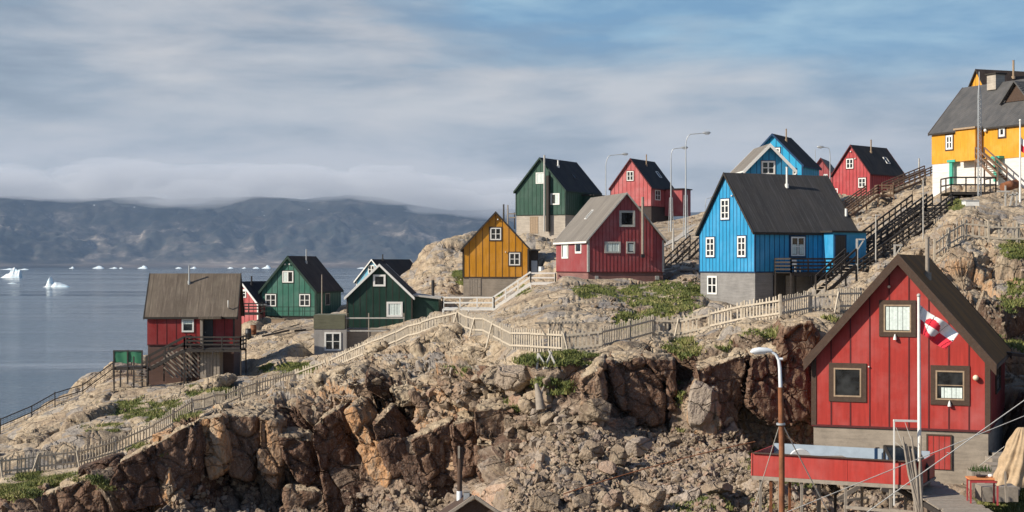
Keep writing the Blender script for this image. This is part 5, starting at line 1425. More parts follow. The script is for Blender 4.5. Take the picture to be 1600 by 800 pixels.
mb = MB(); [mb.bar(P(k, 322, 116), P(k2, 290 if k == 1571 else 300, 116), .10) for k, k2 in ((1571, 1571), (1588, 1589), (1578, 1583))]; pr.put(mb, 'legs', M['greywhite'])

# ------------------------------------------------------------------ lamps
def street_lamp(label, px, pb, pt, Y, arm, m='steel', lat=False):
    b_ = P(px, pb, Y); g_ = ground(b_.x, b_.y, b_.z); z0 = min(b_.z, g_) - 0.2; t_ = P(px, pt, Y); H_ = t_.z - z0; A_ = arm / F * Y; sg = 1 if A_ > 0 else -1
    r_ = thing('street_lamp', label, 'street lamp', (b_.x, b_.y, z0), 0, 'street lamps')
    mb = MB(); mb.tube([(0, 0, 0), (0, 0, H_ * .5), (0, 0, H_ * .88)], [.10, .08, .055], 8); mb.build('pole', M[m], r_)
    if lat:
        mb = MB()
        for lx, ly in ((.28, .0), (-.28, 0)): mb.tube([(lx, ly, 0), (lx * .6, ly, H_ * .42)], .035, 6)
        for i in range(9): z_ = H_ * .42 * i / 9; mb.bar((-.27 + i * .012, 0, z_), (.27 - i * .012, 0, z_ + H_ * .046), .03)
        mb.build('lattice_foot', M[m], r_)
    pts = [(0, 0, H_ * .88)] + [(A_ * (0.25 * (1 - math.cos(k * math.pi / 10))), 0, H_ * (.88 + .11 * math.sin(k * math.pi / 10))) for k in range(1, 6)] + [(A_ * .82, 0, H_ * 1.0)]
    mb = MB(); mb.tube(pts, .045, 8); mb.build('arm', M[m], r_)
    mb = MB(); x0_ = A_ * .80; mb.tube([(x0_, 0, H_ + .02), (x0_ + sg * .25, 0, H_ + .05), (x0_ + sg * .7, 0, H_ + .05), (x0_ + sg * .85, 0, H_ + .02)], [.07, .14, .14, .06], 8); hd = mb.build('lamp_head', M['steel'], r_)
    mb = MB(); mb.tube([(x0_ + sg * .28, 0, H_ - .07), (x0_ + sg * .72, 0, H_ - .07)], [.10, .08], 8); mb.build('lamp_glass', M['lampglass'], hd)
street_lamp('tallest street lamp, arm to the right, between the faded red and large blue houses', 1071.5, 352, 208, 165, 33, lat=True)
street_lamp('street lamp with short arm just left of the tallest one', 1048.5, 352, 231, 180, 19, lat=True)
street_lamp('street lamp rising behind the gap between the tall green and faded red houses', 946.5, 345, 241, 200, 31)
street_lamp('street lamp with arm to the left beside the bright red house on the skyline', 1297, 300, 230, 190, -12)
street_lamp('small far street lamp left of the large blue roof', 1102, 345, 309, 230, 9)
pole('antenna_mast', 'faint thin mast on the skyline left of the bright red house', 'mast', 1274, 300, 234, 240, 0.07, 'steel')

# ------------------------------------------------------------------ foreground: lamp, flag, deck, yard
Y_ = 40.0
b_ = P(1222, 840, Y_); g_ = ground(b_.x, b_.y, b_.z); zz0 = min(b_.z, g_) - .3
r_ = thing('street_lamp', 'nearest street lamp, white curved head on a rusty brown pole, before the red deck', 'street lamp', (b_.x, b_.y, zz0), 0, 'street lamps')
def rel(p_): return tuple(p_ - Vector(r_.location))
mb = MB(); mb.tube([(0, 0, 0), rel(P(1221.5, 700, Y_)), rel(P(1219.5, 605, Y_))], [.082, .076, .068], 12); mb.build('pole', M['rust'], r_)
mb = MB(); mb.tube([rel(P(1219.5, 606, Y_)), rel(P(1218.5, 575, Y_)), rel(P(1216.5, 562, Y_)), rel(P(1212, 554, Y_)), rel(P(1204, 549, Y_)), rel(P(1198, 548, Y_))], [.05, .046, .04, .035, .034, .034], 10); mb.build('arm', M['lampglass'], r_)
hc = [rel(P(1206, 548.5, Y_)), rel(P(1199, 547.5, Y_)), rel(P(1186, 547.5, Y_)), rel(P(1176, 549, Y_)), rel(P(1172.5, 550.5, Y_))]
mb = MB(); mb.tube(hc, [.04, .07, .085, .07, .02], 12); hd = mb.build('lamp_head', M['lampglass'], r_)
mb = MB(); mb.tube([rel(P(1196, 550.5, Y_)), rel(P(1178, 551.5, Y_))], [.05, .05], 10); mb.build('lamp_glass', M['white'], hd)
mb = MB(); mb.tube([rel(P(1217.5, 561, Y_)), rel(P(1223, 561, Y_))], .035, 8); mb.build('photocell', M['lampglass'], r_)
mb = MB(); mb.tube([rel(P(1220, 664, Y_)), rel(P(1220, 661, Y_))], .12, 12); mb.build('clamp', M['steel'], r_)

# flagpole and flag
Y_ = 53.2
b_ = P(1437, 752, Y_); t_ = P(1435.5, 464, Y_); r_ = thing('flagpole', 'white flagpole in front of the nearest red house', 'flagpole', (b_.x, b_.y, b_.z - .6)); pr = Part(r_)
mb = MB(); mb.tube([Vector((b_.x, b_.y, b_.z - .6)), t_], [.075, .05], 12); pr.put(mb, 'pole_shaft', M['white'])
mb = MB(); mb.ball(t_ + Vector((0, 0, .05)), .07, 0, 6); pr.put(mb, 'finial', M['greywhite'])
NU, NV = 44, 26
def flagpt(u_, v):      # u away from the pole, v downwards; hanging in a light breeze
    top_ = 476 + 46 * u_ ** 1.05 + 2.0 * math.sin(u_ * 6.0); bot = 520 + 26 * u_
    px = 1437.5 + 63 * u_ - 25 * u_ * v ; py = top_ + (bot - top_) * v
    q_ = P(px, py, Y_); q_.y += 0.16 * math.sin(u_ * 9 + v * 2.2) * (0.25 + u_) + .1 * u_; return q_
mb = MB(); v_ = [flagpt(i / NU, j / NV) for j in range(NV + 1) for i in range(NU + 1)]
for j in range(NV):
    for i in range(NU):
        u_ = (i + .5) / NU; v = (j + .5) / NV; red = v > .5
        if ((u_ - 7 / 18) * 1.5) ** 2 + (v - .5) ** 2 < (.333) ** 2: red = not red
        k = j * (NU + 1) + i; mb.add([v_[k], v_[k + 1], v_[k + NU + 2], v_[k + NU + 1]], [(0, 1, 2, 3)], 1 if red else 0, True)
fl = mb; o = Vector(v_[0]); fl.v = [(a - o.x, b2 - o.y, c - o.z) for a, b2, c in fl.v]
fo = fl.build('flag', [M['flagwhite'], M['flagred']]); fo.location = o
import bmesh
bm_ = bmesh.new(); bm_.from_mesh(fo.data); bmesh.ops.remove_doubles(bm_, verts=bm_.verts[:], dist=1e-4); bm_.to_mesh(fo.data); bm_.free()
for q_ in fo.data.polygons: q_.use_smooth = True
tag(fo, 'red and white flag with a split disc on the pole before the nearest red house', 'flag')
so = fo.modifiers.new('thickness', 'SOLIDIFY'); so.thickness = 0.006
# second flagpole at the far right edge
b_ = P(1594, 306, 119); t_ = P(1594, 188, 119); r_ = thing('flagpole', 'slim white flagpole at the right edge before the long warm yellow house', 'flagpole', (b_.x, b_.y, b_.z - .5)); pr = Part(r_)
mb = MB(); mb.tube([Vector(r_.location), t_], [.09, .06], 8); pr.put(mb, 'pole_shaft', M['white']); mb = MB(); mb.ball(t_, .1, 0, 5); pr.put(mb, 'finial', M['white'])
mb = MB(); v_ = []
for j in range(7):
    for i in range(7): u_ = i / 6; v = j / 6; q_ = P(1595.5 + 12 * u_, 213 + 14 * u_ + 22 * v, 119); q_.y += .15 * math.sin(u_ * 8 + v); v_.append(q_)
for j in range(6):
    for i in range(6): k = j * 7 + i; mb.add([v_[k], v_[k + 1], v_[k + 8], v_[k + 7]], [(0, 1, 2, 3)], 1 if j >= 3 else 0, True)
mb.v = [(a - v_[0].x, b2 - v_[0].y, c - v_[0].z) for a, b2, c in mb.v]; fo = mb.build('flag', [M['flagwhite'], M['flagred']]); fo.location = v_[0]; tag(fo, 'small drooping red and white flag on the slim flagpole at the right edge', 'flag')

# red parapet deck
TL = P(1176, 706, 55.2); TR = P(1437, 725, 52.6); zt_ = (TL.z + TR.z) / 2
bz0, bz1 = P(1176, 742, 55.2).z, P(1437, 755, 52.6).z
dpt = Vector(((TR - TL).y, -(TR - TL).x, 0)).normalized(); dpt = dpt if dpt.y > 0 else -dpt; dpt *= 2.7
r_ = thing('red_deck', 'raised deck walled in red boards on stilts, in front of the nearest red house', 'deck', TL); pr = Part(r_)
def wallbox(a, c, ztop, zbot, th, mb, m_=0):
    a = Vector(a); c = Vector(c); d = (c - a); d.z = 0; n = Vector((-d.y, d.x, 0)).normalized() * th
    v_ = [(p_.x, p_.y, z) for z in (zbot, ztop) for p_ in (a, c, c + n, a + n)]
    mb.add(v_, [(3, 2, 1, 0), (4, 5, 6, 7), (0, 1, 5, 4), (1, 2, 6, 5), (2, 3, 7, 6), (3, 0, 4, 7)], m_)
zf = zt_ - 0.75
mb = MB(); M2 = TL.lerp(TR, .58)
wallbox(TL, M2 - (TR - TL) * .001, zt_, zf - .05, .05, mb, 0); wallbox(M2 + (TR - TL) * .001, TR, zt_ - .01, zf - .05, .05, mb, 0)
pr.put(mb, 'front_panel', PT['front_red'])
mb = MB(); wallbox(TR + Vector((.002, 0, 0)), TR + dpt, zt_, zf - .05, .05, mb); pr.put(mb, 'side_panel', PT['front_red'])
mb = MB(); wallbox(TL + dpt - Vector((.06, 0, 0)), TL - Vector((.06, 0, 0)), zt_, zf - .05, .05, mb); pr.put(mb, 'side_panel', PT['front_red'])
mb = MB(); wallbox(TL + dpt, TL + dpt + (TR - TL) * .97, zt_ + .08, zf, .05, mb); pr.put(mb, 'back_panel', M['bluegrey'])
mb = MB(); wallbox(TL + Vector((0, .06, 0)), TR + Vector((0, .06, 0)), zf, zf - .06, dpt.length - .06, mb); pr.put(mb, 'floor', M['bluegrey'])
mb = MB(); mb.bar(Vector((TL.x, TL.y - .03, zt_ + .02)), Vector((TR.x, TR.y - .03, zt_ + .02)), .13, .035); pr.put(mb, 'capping', M['browntrim'])
mb = MB(); mb.bar(Vector((TL.x, TL.y - .02, zf - .12)), Vector((TR.x + .1, TR.y - .02, zf - .12)), .09, .13); mb.bar(Vector((TL.x, TL.y, zf - .12)) + dpt, Vector((TR.x, TR.y, zf - .12)) + dpt, .09, .13)
for i in range(8): q_ = TL.lerp(TR, i / 7); mb.bar(Vector((q_.x, q_.y + .05, zf - .1)), Vector((q_.x, q_.y - .05, zf - .1)) + dpt, .06, .07)
pr.put(mb, 'beams', M['weathered'])
for k, mm in ((.045, 'weathered'), (.11, 'rust'), (.30, 'weathered'), (.40, 'darkwood'), (.565, 'weathered'), (.83, 'weathered'), (.97, 'weathered')):
    for dd in (0.03, 0.93):
        q_ = TL.lerp(TR, k) + dpt * dd; g_ = ground(q_.x, q_.y, zf - 2); g_ = min(g_, zf - .5); mb = MB(); mb.bar(Vector((q_.x, q_.y, g_ - .4)), Vector((q_.x, q_.y, zf - .185)), .09); pr.put(mb, 'stilt', M[mm])
mb = MB()
for (a, c) in ((0.83, 0.99), (.57, .83)): q0 = TL.lerp(TR, a); q1 = TL.lerp(TR, c); mb.bar(Vector((q0.x, q0.y, zf - .95)), Vector((q1.x, q1.y, zf - .98)), .06, .11)
pr.put(mb, 'brace', M['weathered'])
# things on the deck
def dk(fr, dp, dz=0.0): q_ = TL.lerp(TR, fr) + dpt * dp; return Vector((q_.x, q_.y, zf + dz + .004))
c = dk(.24, .45); r_ = thing('round_reel', 'round white reel leaning on the deck behind the red boards', 'reel', c); mb = MB()
mb.tube([(0, 0, .42), (0, .12, .44)], .42, 24); mb.build('rim', M['white'], r_); mb = MB()
for k in range(6): a = k * math.pi / 3; mb.bar((math.cos(a) * .1, -.012, .42 + math.sin(a) * .1), (math.cos(a) * .38, -.012, .42 + math.sin(a) * .38), .03, .02)
mb.tube([(0, -.03, .42), (0, -.001, .42)], .09, 12); mb.build('spokes', M['steel'], r_)
for fr, dp, sz, mm, lb, nm in ((.10, .55, (.9, .6, .62), 'blackpipe', 'dark covered bundle at the left end of the red walled deck', 'covered_bundle'), (.43, .6, (.7, .4, .55), 'tan', 'tan wooden box on the red walled deck', 'wooden_box')):
    c = dk(fr, dp); r_ = thing(nm, lb, 'box' if 'box' in nm else 'bundle', c, R(5)); mb = MB(); a, bq, h_ = sz
    if mm == 'tan':
        mb.box(-a / 2, a / 2, -bq / 2, bq / 2, 0, h_); mb.build('box_body', M[mm], r_); mb = MB(); mb.box(-a / 2 - .02, a / 2 + .02, -bq / 2 - .02, bq / 2 + .02, h_ + .001, h_ + .04); mb.build('lid', M['weathered'], r_)
    else:
        mb.prism([(-a, 0), (a, 0), (a * .8, h_ * .5), (0, h_ * 1.1), (-a * .7, h_ * .6)], -bq / 2, bq / 2, 'y'); mb.build('cover', M[mm], r_); mb = MB(); mb.bar((-a * .9, -bq / 2 - .01, .1), (a * .8, -bq / 2 - .01, h_ * .5), .02); mb.build('strap', M['rope'], r_)
for fr in (.655, .735):
    r_ = thing('dark_post', 'dark post on the red walled deck, %s one' % ('left' if fr < .7 else 'right'), 'post', dk(fr, .9)); mb = MB(); mb.box(-.05, .05, -.05, .05, 0, .86); mb.build('upright', M['bluetrim'], r_); mb = MB(); mb.box(-.02, .12, -.03, .03, .861, .9); mb.build('cap', M['darktrim'], r_)
r_ = thing('outboard_motor', 'small dark engine standing on the deck left of the flagpole', 'engine', dk(.81, .6)); mb = MB(); mb.tube([(0, 0, .3), (.05, 0, .55), (.1, 0, .72)], [.16, .2, .1], 10); mb.build('cowling', M['blackpipe'], r_); mb = MB(); mb.bar((0, 0, 0), (0, 0, .3), .08); mb.bar((-.25, 0, .25), (.25, 0, .4), .05); mb.build('mounting', M['steel'], r_)
# dark framed sheet of glass and white frame by the pole
r_ = thing('cold_frame', 'dark framed glass lid propped at the right end of the deck beside the flagpole', 'glass frame', dk(.93, .3)); mb = MB(); c = Vector((0, 0, 0))
mb.add([(-.65, 0, .55), (.55, -.05, .45), (.35, .9, 1.05), (-.75, .95, 1.1)], [(0, 1, 2, 3)], 0); mb.add([(-.65, 0, .52), (.55, -.05, .42), (.35, .9, 1.02), (-.75, .95, 1.07)], [(3, 2, 1, 0)], 0); mb.build('glass_sheet', M['glass'], r_)
mb = MB(); q4 = [(-.65, 0, .54), (.55, -.05, .44), (.35, .9, 1.04), (-.75, .95, 1.09)]
for i in range(4): mb.bar(q4[i], q4[(i + 1) % 4], .08)
for q_ in q4: mb.bar((q_[0], q_[1], 0), q_, .06)
mb.build('frame', M['darktrim'], r_)
r_ = thing('pipe_stand', 'tall white pipe frame standing left of the flagpole', 'frame', P(1397, 760, 52.8)); pr = Part(r_); mb = MB()
mb.bar(P(1397, 790, 52.8), P(1397, 656, 52.8), .05); mb.bar(P(1396, 657, 52.8), P(1433, 658, 52.9), .07); pr.put(mb, 'pipes', M['white'])
mb = MB()
for a, c in (((1400, 668), (1432, 752)), ((1414, 660), (1428, 700)), ((1398, 690), (1434, 720))): mb.bar(P(a[0], a[1], 52.75), P(c[0], c[1], 52.7), .016)
pr.put(mb, 'cords', M['rope'])
r_ = thing('pole_bundle', 'bundle of bleached crooked poles leaning at the foot of the flagpole', 'pole bundle', P(1436, 770, 52.4)); pr = Part(r_); mb = MB()
for i in range(9):
    a = P(1436 + rnd.uniform(-5, 6), 800, 52.2); c = P(1424 + rnd.uniform(-14, 16), rnd.uniform(680, 712), 52.6); m_ = a.lerp(c, .5) + Vector((rnd.uniform(-.12, .12), 0, 0)); mb.tube([a, m_, c], [.055, .045, .03], 6)
pr.put(mb, 'poles', M['weathered'])
# walkway with shadows, steps, table, net
r_ = thing('boardwalk', 'grey plank boardwalk at the basement door of the nearest red house', 'boardwalk', P(1470, 760, 54)); pr = Part(r_); mb = MB()
y0w, y1w = 47.5, 57.6
for i in range(40):
    y = y0w + (y1w - y0w) * (i + .5) / 40; za = P(0, 742, 57.6).z; z = za + (y - 57.6) * 0.012; xl = P(1440, 0, 52).x + .1; xr = P(1516, 0, 52).x
    if i % 7 == 3: xl += .1
    mb.box(xl, xr + rnd.uniform(-.05, .1), y - .115, y + .115, z - .05, z + rnd.uniform(-.006, .006))
pr.put(mb, 'planks', M['weathered'])
mb = MB()
for x in (1448, 1508): q_ = P(x, 0, 52); mb.box(q_.x - .06, q_.x + .06, y0w, y1w, za - .35, za - .19)
pr.put(mb, 'bearers', M['darkwood'])
zb_ = za
r_ = thing('red_table', 'small table with orange top and red legs beside the boardwalk', 'table', (P(1535, 0, 51.5).x, 51.5, P(1535, 783, 51.5).z), R(-4)); mb = MB()
tz_ = .75; mb.box(-.5, .5, -.3, .3, tz_, tz_ + .05); mb.build('table_top', simple('orange_table_top', (.62, .24, .09), .6), r_)
for a in (-.44, .44):
    for c in (-.25, .25): mb = MB(); mb.box(a - .025, a + .025, c - .025, c + .025, -.1, tz_ - .001); mb.build('leg', PT['up_red'], r_)
mb = MB(); mb.box(-.45, .45, -.28, -.26, tz_ - .1, tz_ - .002); mb.box(-.45, .45, .26, .28, tz_ - .1, tz_ - .002); mb.build('apron', PT['up_red'], r_)
r2 = thing('kitchen_pan', 'dark pan with a pale cloth lying on the small orange table', 'pan', Vector(r_.location) + Vector((-.05, 0, tz_ + .052))); mb = MB(); mb.tube([(0, 0, 0), (0, 0, .07)], [.14, .18], 14); mb.bar((.16, 0, .05), (.36, 0, .07), .03); mb.build('pan', M['blackpipe'], r2); mb = MB(); mb.ball((.32, .0, .05), .1, 0, 6, .6); mb.build('cloth', M['white'], r2)
# planter with grass and stone steps
r_ = thing('wooden_planter', 'slatted wooden planter under the wall right of the basement door', 'planter', P(1540, 745, 56.8)); pr = Part(r_)
a = P(1519, 753, 56.8); c = P(1552, 738, 56.8); mb = MB(); mb.box(a.x, c.x, 56.8, 57.5, a.z - .3, c.z)
for i in range(9): xx = a.x + (c.x - a.x) * (i + .5) / 9; mb.box(xx - .035, xx + .035, 56.775, 56.799, a.z, c.z + .01)
pr.put(mb, 'box_body', M['weathered'])
mb = MB()
for i in range(60):
    x = rnd.uniform(a.x + .05, c.x - .05); y = rnd.uniform(56.85, 57.45); mb.add([(x - .02, y, c.z), (x + .02, y, c.z), (x + rnd.uniform(-.12, .12), y - .05, c.z + rnd.uniform(.1, .3))], [(0, 1, 2)])
M['leaf'] = simple('green_leaf', (.07, .12, .03), .7); pr.put(mb, 'herbs', M['leaf'])
for i, (px, py, Y) in enumerate(((1560, 760, 55.0), (1566, 745, 56.4), (1570, 731, 57.8), (1574, 719, 59.2))):
    pass
r_ = thing('stone_steps', 'rough pale stone steps climbing right of the nearest red house', 'steps', P(1562, 765, 54)); pr = Part(r_)
for i in range(7):
    q_ = P(1560 + i * 2.6, 762 - i * 9.0, 54.2 + i * .95); mb = MB(); mb.box(q_.x - .55, q_.x + .7, q_.y, q_.y + .9, q_.z - .5, q_.z + rnd.uniform(-.02, .02)); pr.put(mb, 'step', M['weathered'])
# draped net
r_ = thing('fishing_net', 'tan fishing net draped over a frame at the right edge, beside the stone steps', 'fishing net', P(1592, 752, 51)); pr = Part(r_)
v_ = []; fs = []; NUn, NVn = 96, 40
for j in range(NVn + 1):
    l_ = j / NVn
    for i in range(NUn):
        a = 2 * math.pi * i / NUn; rad = (0.12 + .62 * l_ ** .7) * (1 + .12 * math.sin(a * 7 + l_ * 2) + .07 * math.sin(a * 17 + l_ * 9) + .05 * math.sin(l_ * 21 + a * 3)); 
        q_ = P(1597, 668, 51) + Vector((rad * math.cos(a) - .15 * l_, rad * .8 * math.sin(a), -1.85 * l_ + .07 * math.sin(a * 5) * l_)); v_.append(q_)
for j in range(NVn):
    for i in range(NUn): fs.append((j * NUn + i, j * NUn + (i + 1) % NUn, (j + 1) * NUn + (i + 1) % NUn, (j + 1) * NUn + i))
mb = MB(); mb.add(v_, fs, 0, True); mb.add(v_[:NUn], [tuple(range(NUn))], 0); pr.put(mb, 'net_drape', M['net'])
mb = MB(); mb.bar(P(1573, 785, 50.6), P(1570, 735, 50.7), .07); mb.bar(P(1568, 738, 50.7), P(1600, 690, 50.9), .06); pr.put(mb, 'frame', M['weathered'])
# fence glimpse behind the house at right
fence('picket_fence', 'dark shaded picket fence glimpsed right behind the nearest red house', [(1578, 645, 76), (1600, 645, 76), (1640, 645, 76)], m='darkwood', h=1.3, group=gf)
r_ = thing('lean_to_roof', 'dark flat porch roof sticking out right behind the nearest red house', 'porch roof', P(1590, 552, 68)); pr = Part(r_); mb = MB(); a = P(1572, 552, 67); c = P(1640, 560, 67); mb.bar(a, c, 1.6, .14); pr.put(mb, 'roof_slab', M['browntrim']); mb = MB(); mb.bar(P(1630, 560, 67), P(1630, 700, 67), .12); pr.put(mb, 'post', M['darkwood'])
# guy wires
def wire(label, a, c, r=0.014, sag=0.0, name='guy_wire', m='rope', cat='wire', grp='wires'):
    n = 10; pts = []
    for i in range(n + 1): q_ = Vector(a).lerp(Vector(c), i / n); q_.z -= sag * 4 * (i / n) * (1 - i / n); pts.append(q_ - Vector(a))
    mb = MB(); mb.tube(pts, r, 6); o = mb.build(name, M[m]); o.location = a; tag(o, label, cat, grp)
wire('upper pale wire crossing before the nearest red house from the right edge', P(1625, 608, 49), P(1330, 818, 44), .016)
wire('lower pale wire crossing before the basement, fanning out under the upper wire', P(1625, 640, 50), P(1230, 800, 45), .013)
wire('short pale wire running down beside the house corner at right', P(1625, 655, 52), P(1530, 728, 57), .013)
wire('pale rope slanting down left from the rusty lamp pole', P(1218, 664, 40), P(1176, 800, 44), .012)
wire('pale rope slanting down right from the rusty lamp pole', P(1223, 664, 40), P(1300, 812, 43), .016)
wire('dark sagging pipe lying across the scree to the red walled deck', P(1180, 690, 61), P(880, 772, 58.5), .02, -.12, 'water_pipe', 'rust', 'pipe')
# bottom: stub pole and shed
b_ = P(719, 850, 44); t_ = P(719, 698, 44); r_ = thing('stub_pole', 'broken rusty pole with pale lower half at the bottom centre', 'pole', (b_.x, b_.y, b_.z - .5)); pr = Part(r_)
mb = MB(); mb.tube([P(718, 768, 44), P(719, 715, 44), P(720, 700, 44)], [.072, .066, .06], 10); pr.put(mb, 'upper_shaft', M['browntrim']); mb = MB(); mb.tube([Vector(r_.location), P(718, 767, 44)], [.095, .085], 10); pr.put(mb, 'lower_shaft', M['lampglass'])
mb = MB(); mb.bar(P(717, 716, 43.95), P(717, 697, 43.95), .06); pr.put(mb, 'splinter', M['weathered'])
r_ = thing('low_shed', 'brown plank shed roof at the bottom edge beside the broken pole', 'shed', P(742, 800, 43)); pr = Part(r_)
rg = P(741, 776, 43.2)
for sg, nm in ((-1, 'roof_slope'), (1, 'roof_slope')):
    mb = MB(); e_ = rg + Vector((sg * 1.25, 0, -.85)); back = Vector((-.2, .9, 0))
    v_ = [rg, e_, e_ + back, rg + back]; v2 = [p_ - Vector((0, 0, .06)) for p_ in v_]; mb.add(v_ + v2, [(0, 1, 2, 3), (7, 6, 5, 4), (0, 4, 5, 1), (1, 5, 6, 2), (2, 6, 7, 3), (3, 7, 4, 0)]); pr.put(mb, nm, M['browntrim'])
mb = MB(); mb.bar(rg + Vector((0, -.06, .02)), rg + Vector((-1.28, -.06, -.85)), .12, .08); mb.bar(rg + Vector((0.01, -.06, .02)), rg + Vector((1.28, -.06, -.85)), .12, .08); pr.put(mb, 'barge_board', M['weathered'])
mb = MB(); mb.add([rg + Vector((0, .1, -.08)), rg + Vector((-1.1, .1, -.82)), rg + Vector((-1.1, .1, -2.5)), rg + Vector((1.1, .1, -2.5)), rg + Vector((1.1, .1, -.82))], [(0, 1, 2, 3, 4)]); pr.put(mb, 'wall', M['browntrim'])
r_ = thing('junction_post', 'short square grey post beside the broken rusty pole', 'post', P(731, 830, 43.6)); pr = Part(r_); mb = MB(); mb.bar(P(729, 850, 43.6), P(729, 769, 43.6), .17); pr.put(mb, 'upright', M['steel']); mb = MB(); mb.bar(P(729, 768.5, 43.6), P(729, 767, 43.6), .2); pr.put(mb, 'cap', M['weathered'])

# ------------------------------------------------------------------ road between the upper houses
rdm = concrete('pale_gravel_road', (0.42, 0.38, 0.33)); v_ = []
for i, (px, py, Y) in enumerate(((1015, 372, 150), (1045, 366, 160), (1070, 357, 172), (1085, 352, 184))):
    c = P(px, py, Y); v_.append(c)
mb = MB(); rows = []
for i, c in enumerate(v_):
    for k in (-2.4, -1.2, 0, 1.2, 2.4):
        x = c.x + k * .5; y = c.y + k * 1.2; z = ground(x, y, c.z) + .05; rows.append((x, y, z))
mb.add(rows, [(i * 5 + k, i * 5 + k + 1, (i + 1) * 5 + k + 1, (i + 1) * 5 + k) for i in range(3) for k in range(4)], 0, True); ro_ = mb.build('road', rdm); tag(ro_, kind='structure')

# planks and driftwood lying about
def plank_pile(name, label, px, py, n, spread, ln, m, seed):
    q0 = hit(px, py) or P(px, py, 130); r = random.Random(seed); r_ = thing(name, label, name.replace('_', ' '), q0); pr = Part(r_)
    for i in range(n):
        a = Vector((q0.x + r.uniform(-1, 1) * spread, q0.y + r.uniform(-1, 1) * spread * .5, 0)); an = r.gauss(0.15, .5); L2 = ln * r.uniform(.5, 1)
        c = a + Vector((math.cos(an) * L2, math.sin(an) * L2 * .5, 0)); a.z = ground(a.x, a.y, q0.z) + .12 + r.random() * .3; c.z = ground(c.x, c.y, q0.z) + .12 + r.random() * .3
        mb = MB(); mb.bar(a, c, .05, .18 if i % 2 else .1); pr.put(mb, 'plank', M[m if i % 3 else 'darkwood'])
plank_pile('plank_pile', 'loose planks lying on the rock before the teal green house', 455, 517, 12, 2.6, 3.4, 'weathered', 1)
plank_pile('plank_pile', 'dark timber scraps heaped below the stair between the wine red and large blue houses', 1062, 428, 16, 2.6, 2.6, 'weathered', 2)
plank_pile('plank_pile', 'broken boards scattered under the stilts of the red walled deck', 1330, 790, 8, 1.6, 1.6, 'weathered', 3)
for px, py, lb in ((1247, 424, 'blue drum'), (0, 0, '')):
    if not lb: continue
for i, (px, py, Y, mm, lb) in enumerate(((388, 514, 148, 'blackpipe', 'black drum on the rock below the small red house'), (396, 512, 149, 'rust', 'rusty drum right of the black one below the small red house'), (846, 423, 139, 'steel', 'steel drum beside the dark side porch of the ochre yellow house'))):
    q_ = P(px, py, Y); g_ = ground(q_.x, q_.y, q_.z); r_ = thing('oil_drum', lb, 'oil drum', (q_.x, q_.y, g_)); mb = MB(); mb.tube([(0, 0, 0), (0, 0, .29), (0, 0, .3), (0, 0, .58), (0, 0, .59), (0, 0, .88)], [.29, .29, .305, .305, .29, .29], 16); mb.build('barrel', M[mm], r_); mb = MB(); mb.tube([(0, 0, .881), (0, 0, .9)], [.27, .27], 16); mb.build('lid', M['darktrim'], r_)

for fr, dp, a, b2, h_, mm, lb in ((.33, .35, .5, .35, .34, 'rust', 'rusty square tin on the red walled deck right of the round white reel'), (.50, .75, .6, .35, .28, 'greywhite', 'pale fish crate on the red walled deck right of the tan wooden box'), (.58, .3, .4, .4, .4, 'teal', 'teal crate on the red walled deck left of the dark posts')):
    r_ = thing('crate', lb, 'crate', dk(fr, dp), R(8)); mb = MB(); mb.box(-a / 2, a / 2, -b2 / 2, b2 / 2, 0, h_); mb.build('crate_body', M[mm], r_); mb = MB()
    mb.box(-a / 2 - .02, a / 2 + .02, -b2 / 2 - .02, b2 / 2 + .02, h_ + .002, h_ + .05); mb.build('rim', M['darktrim'], r_)
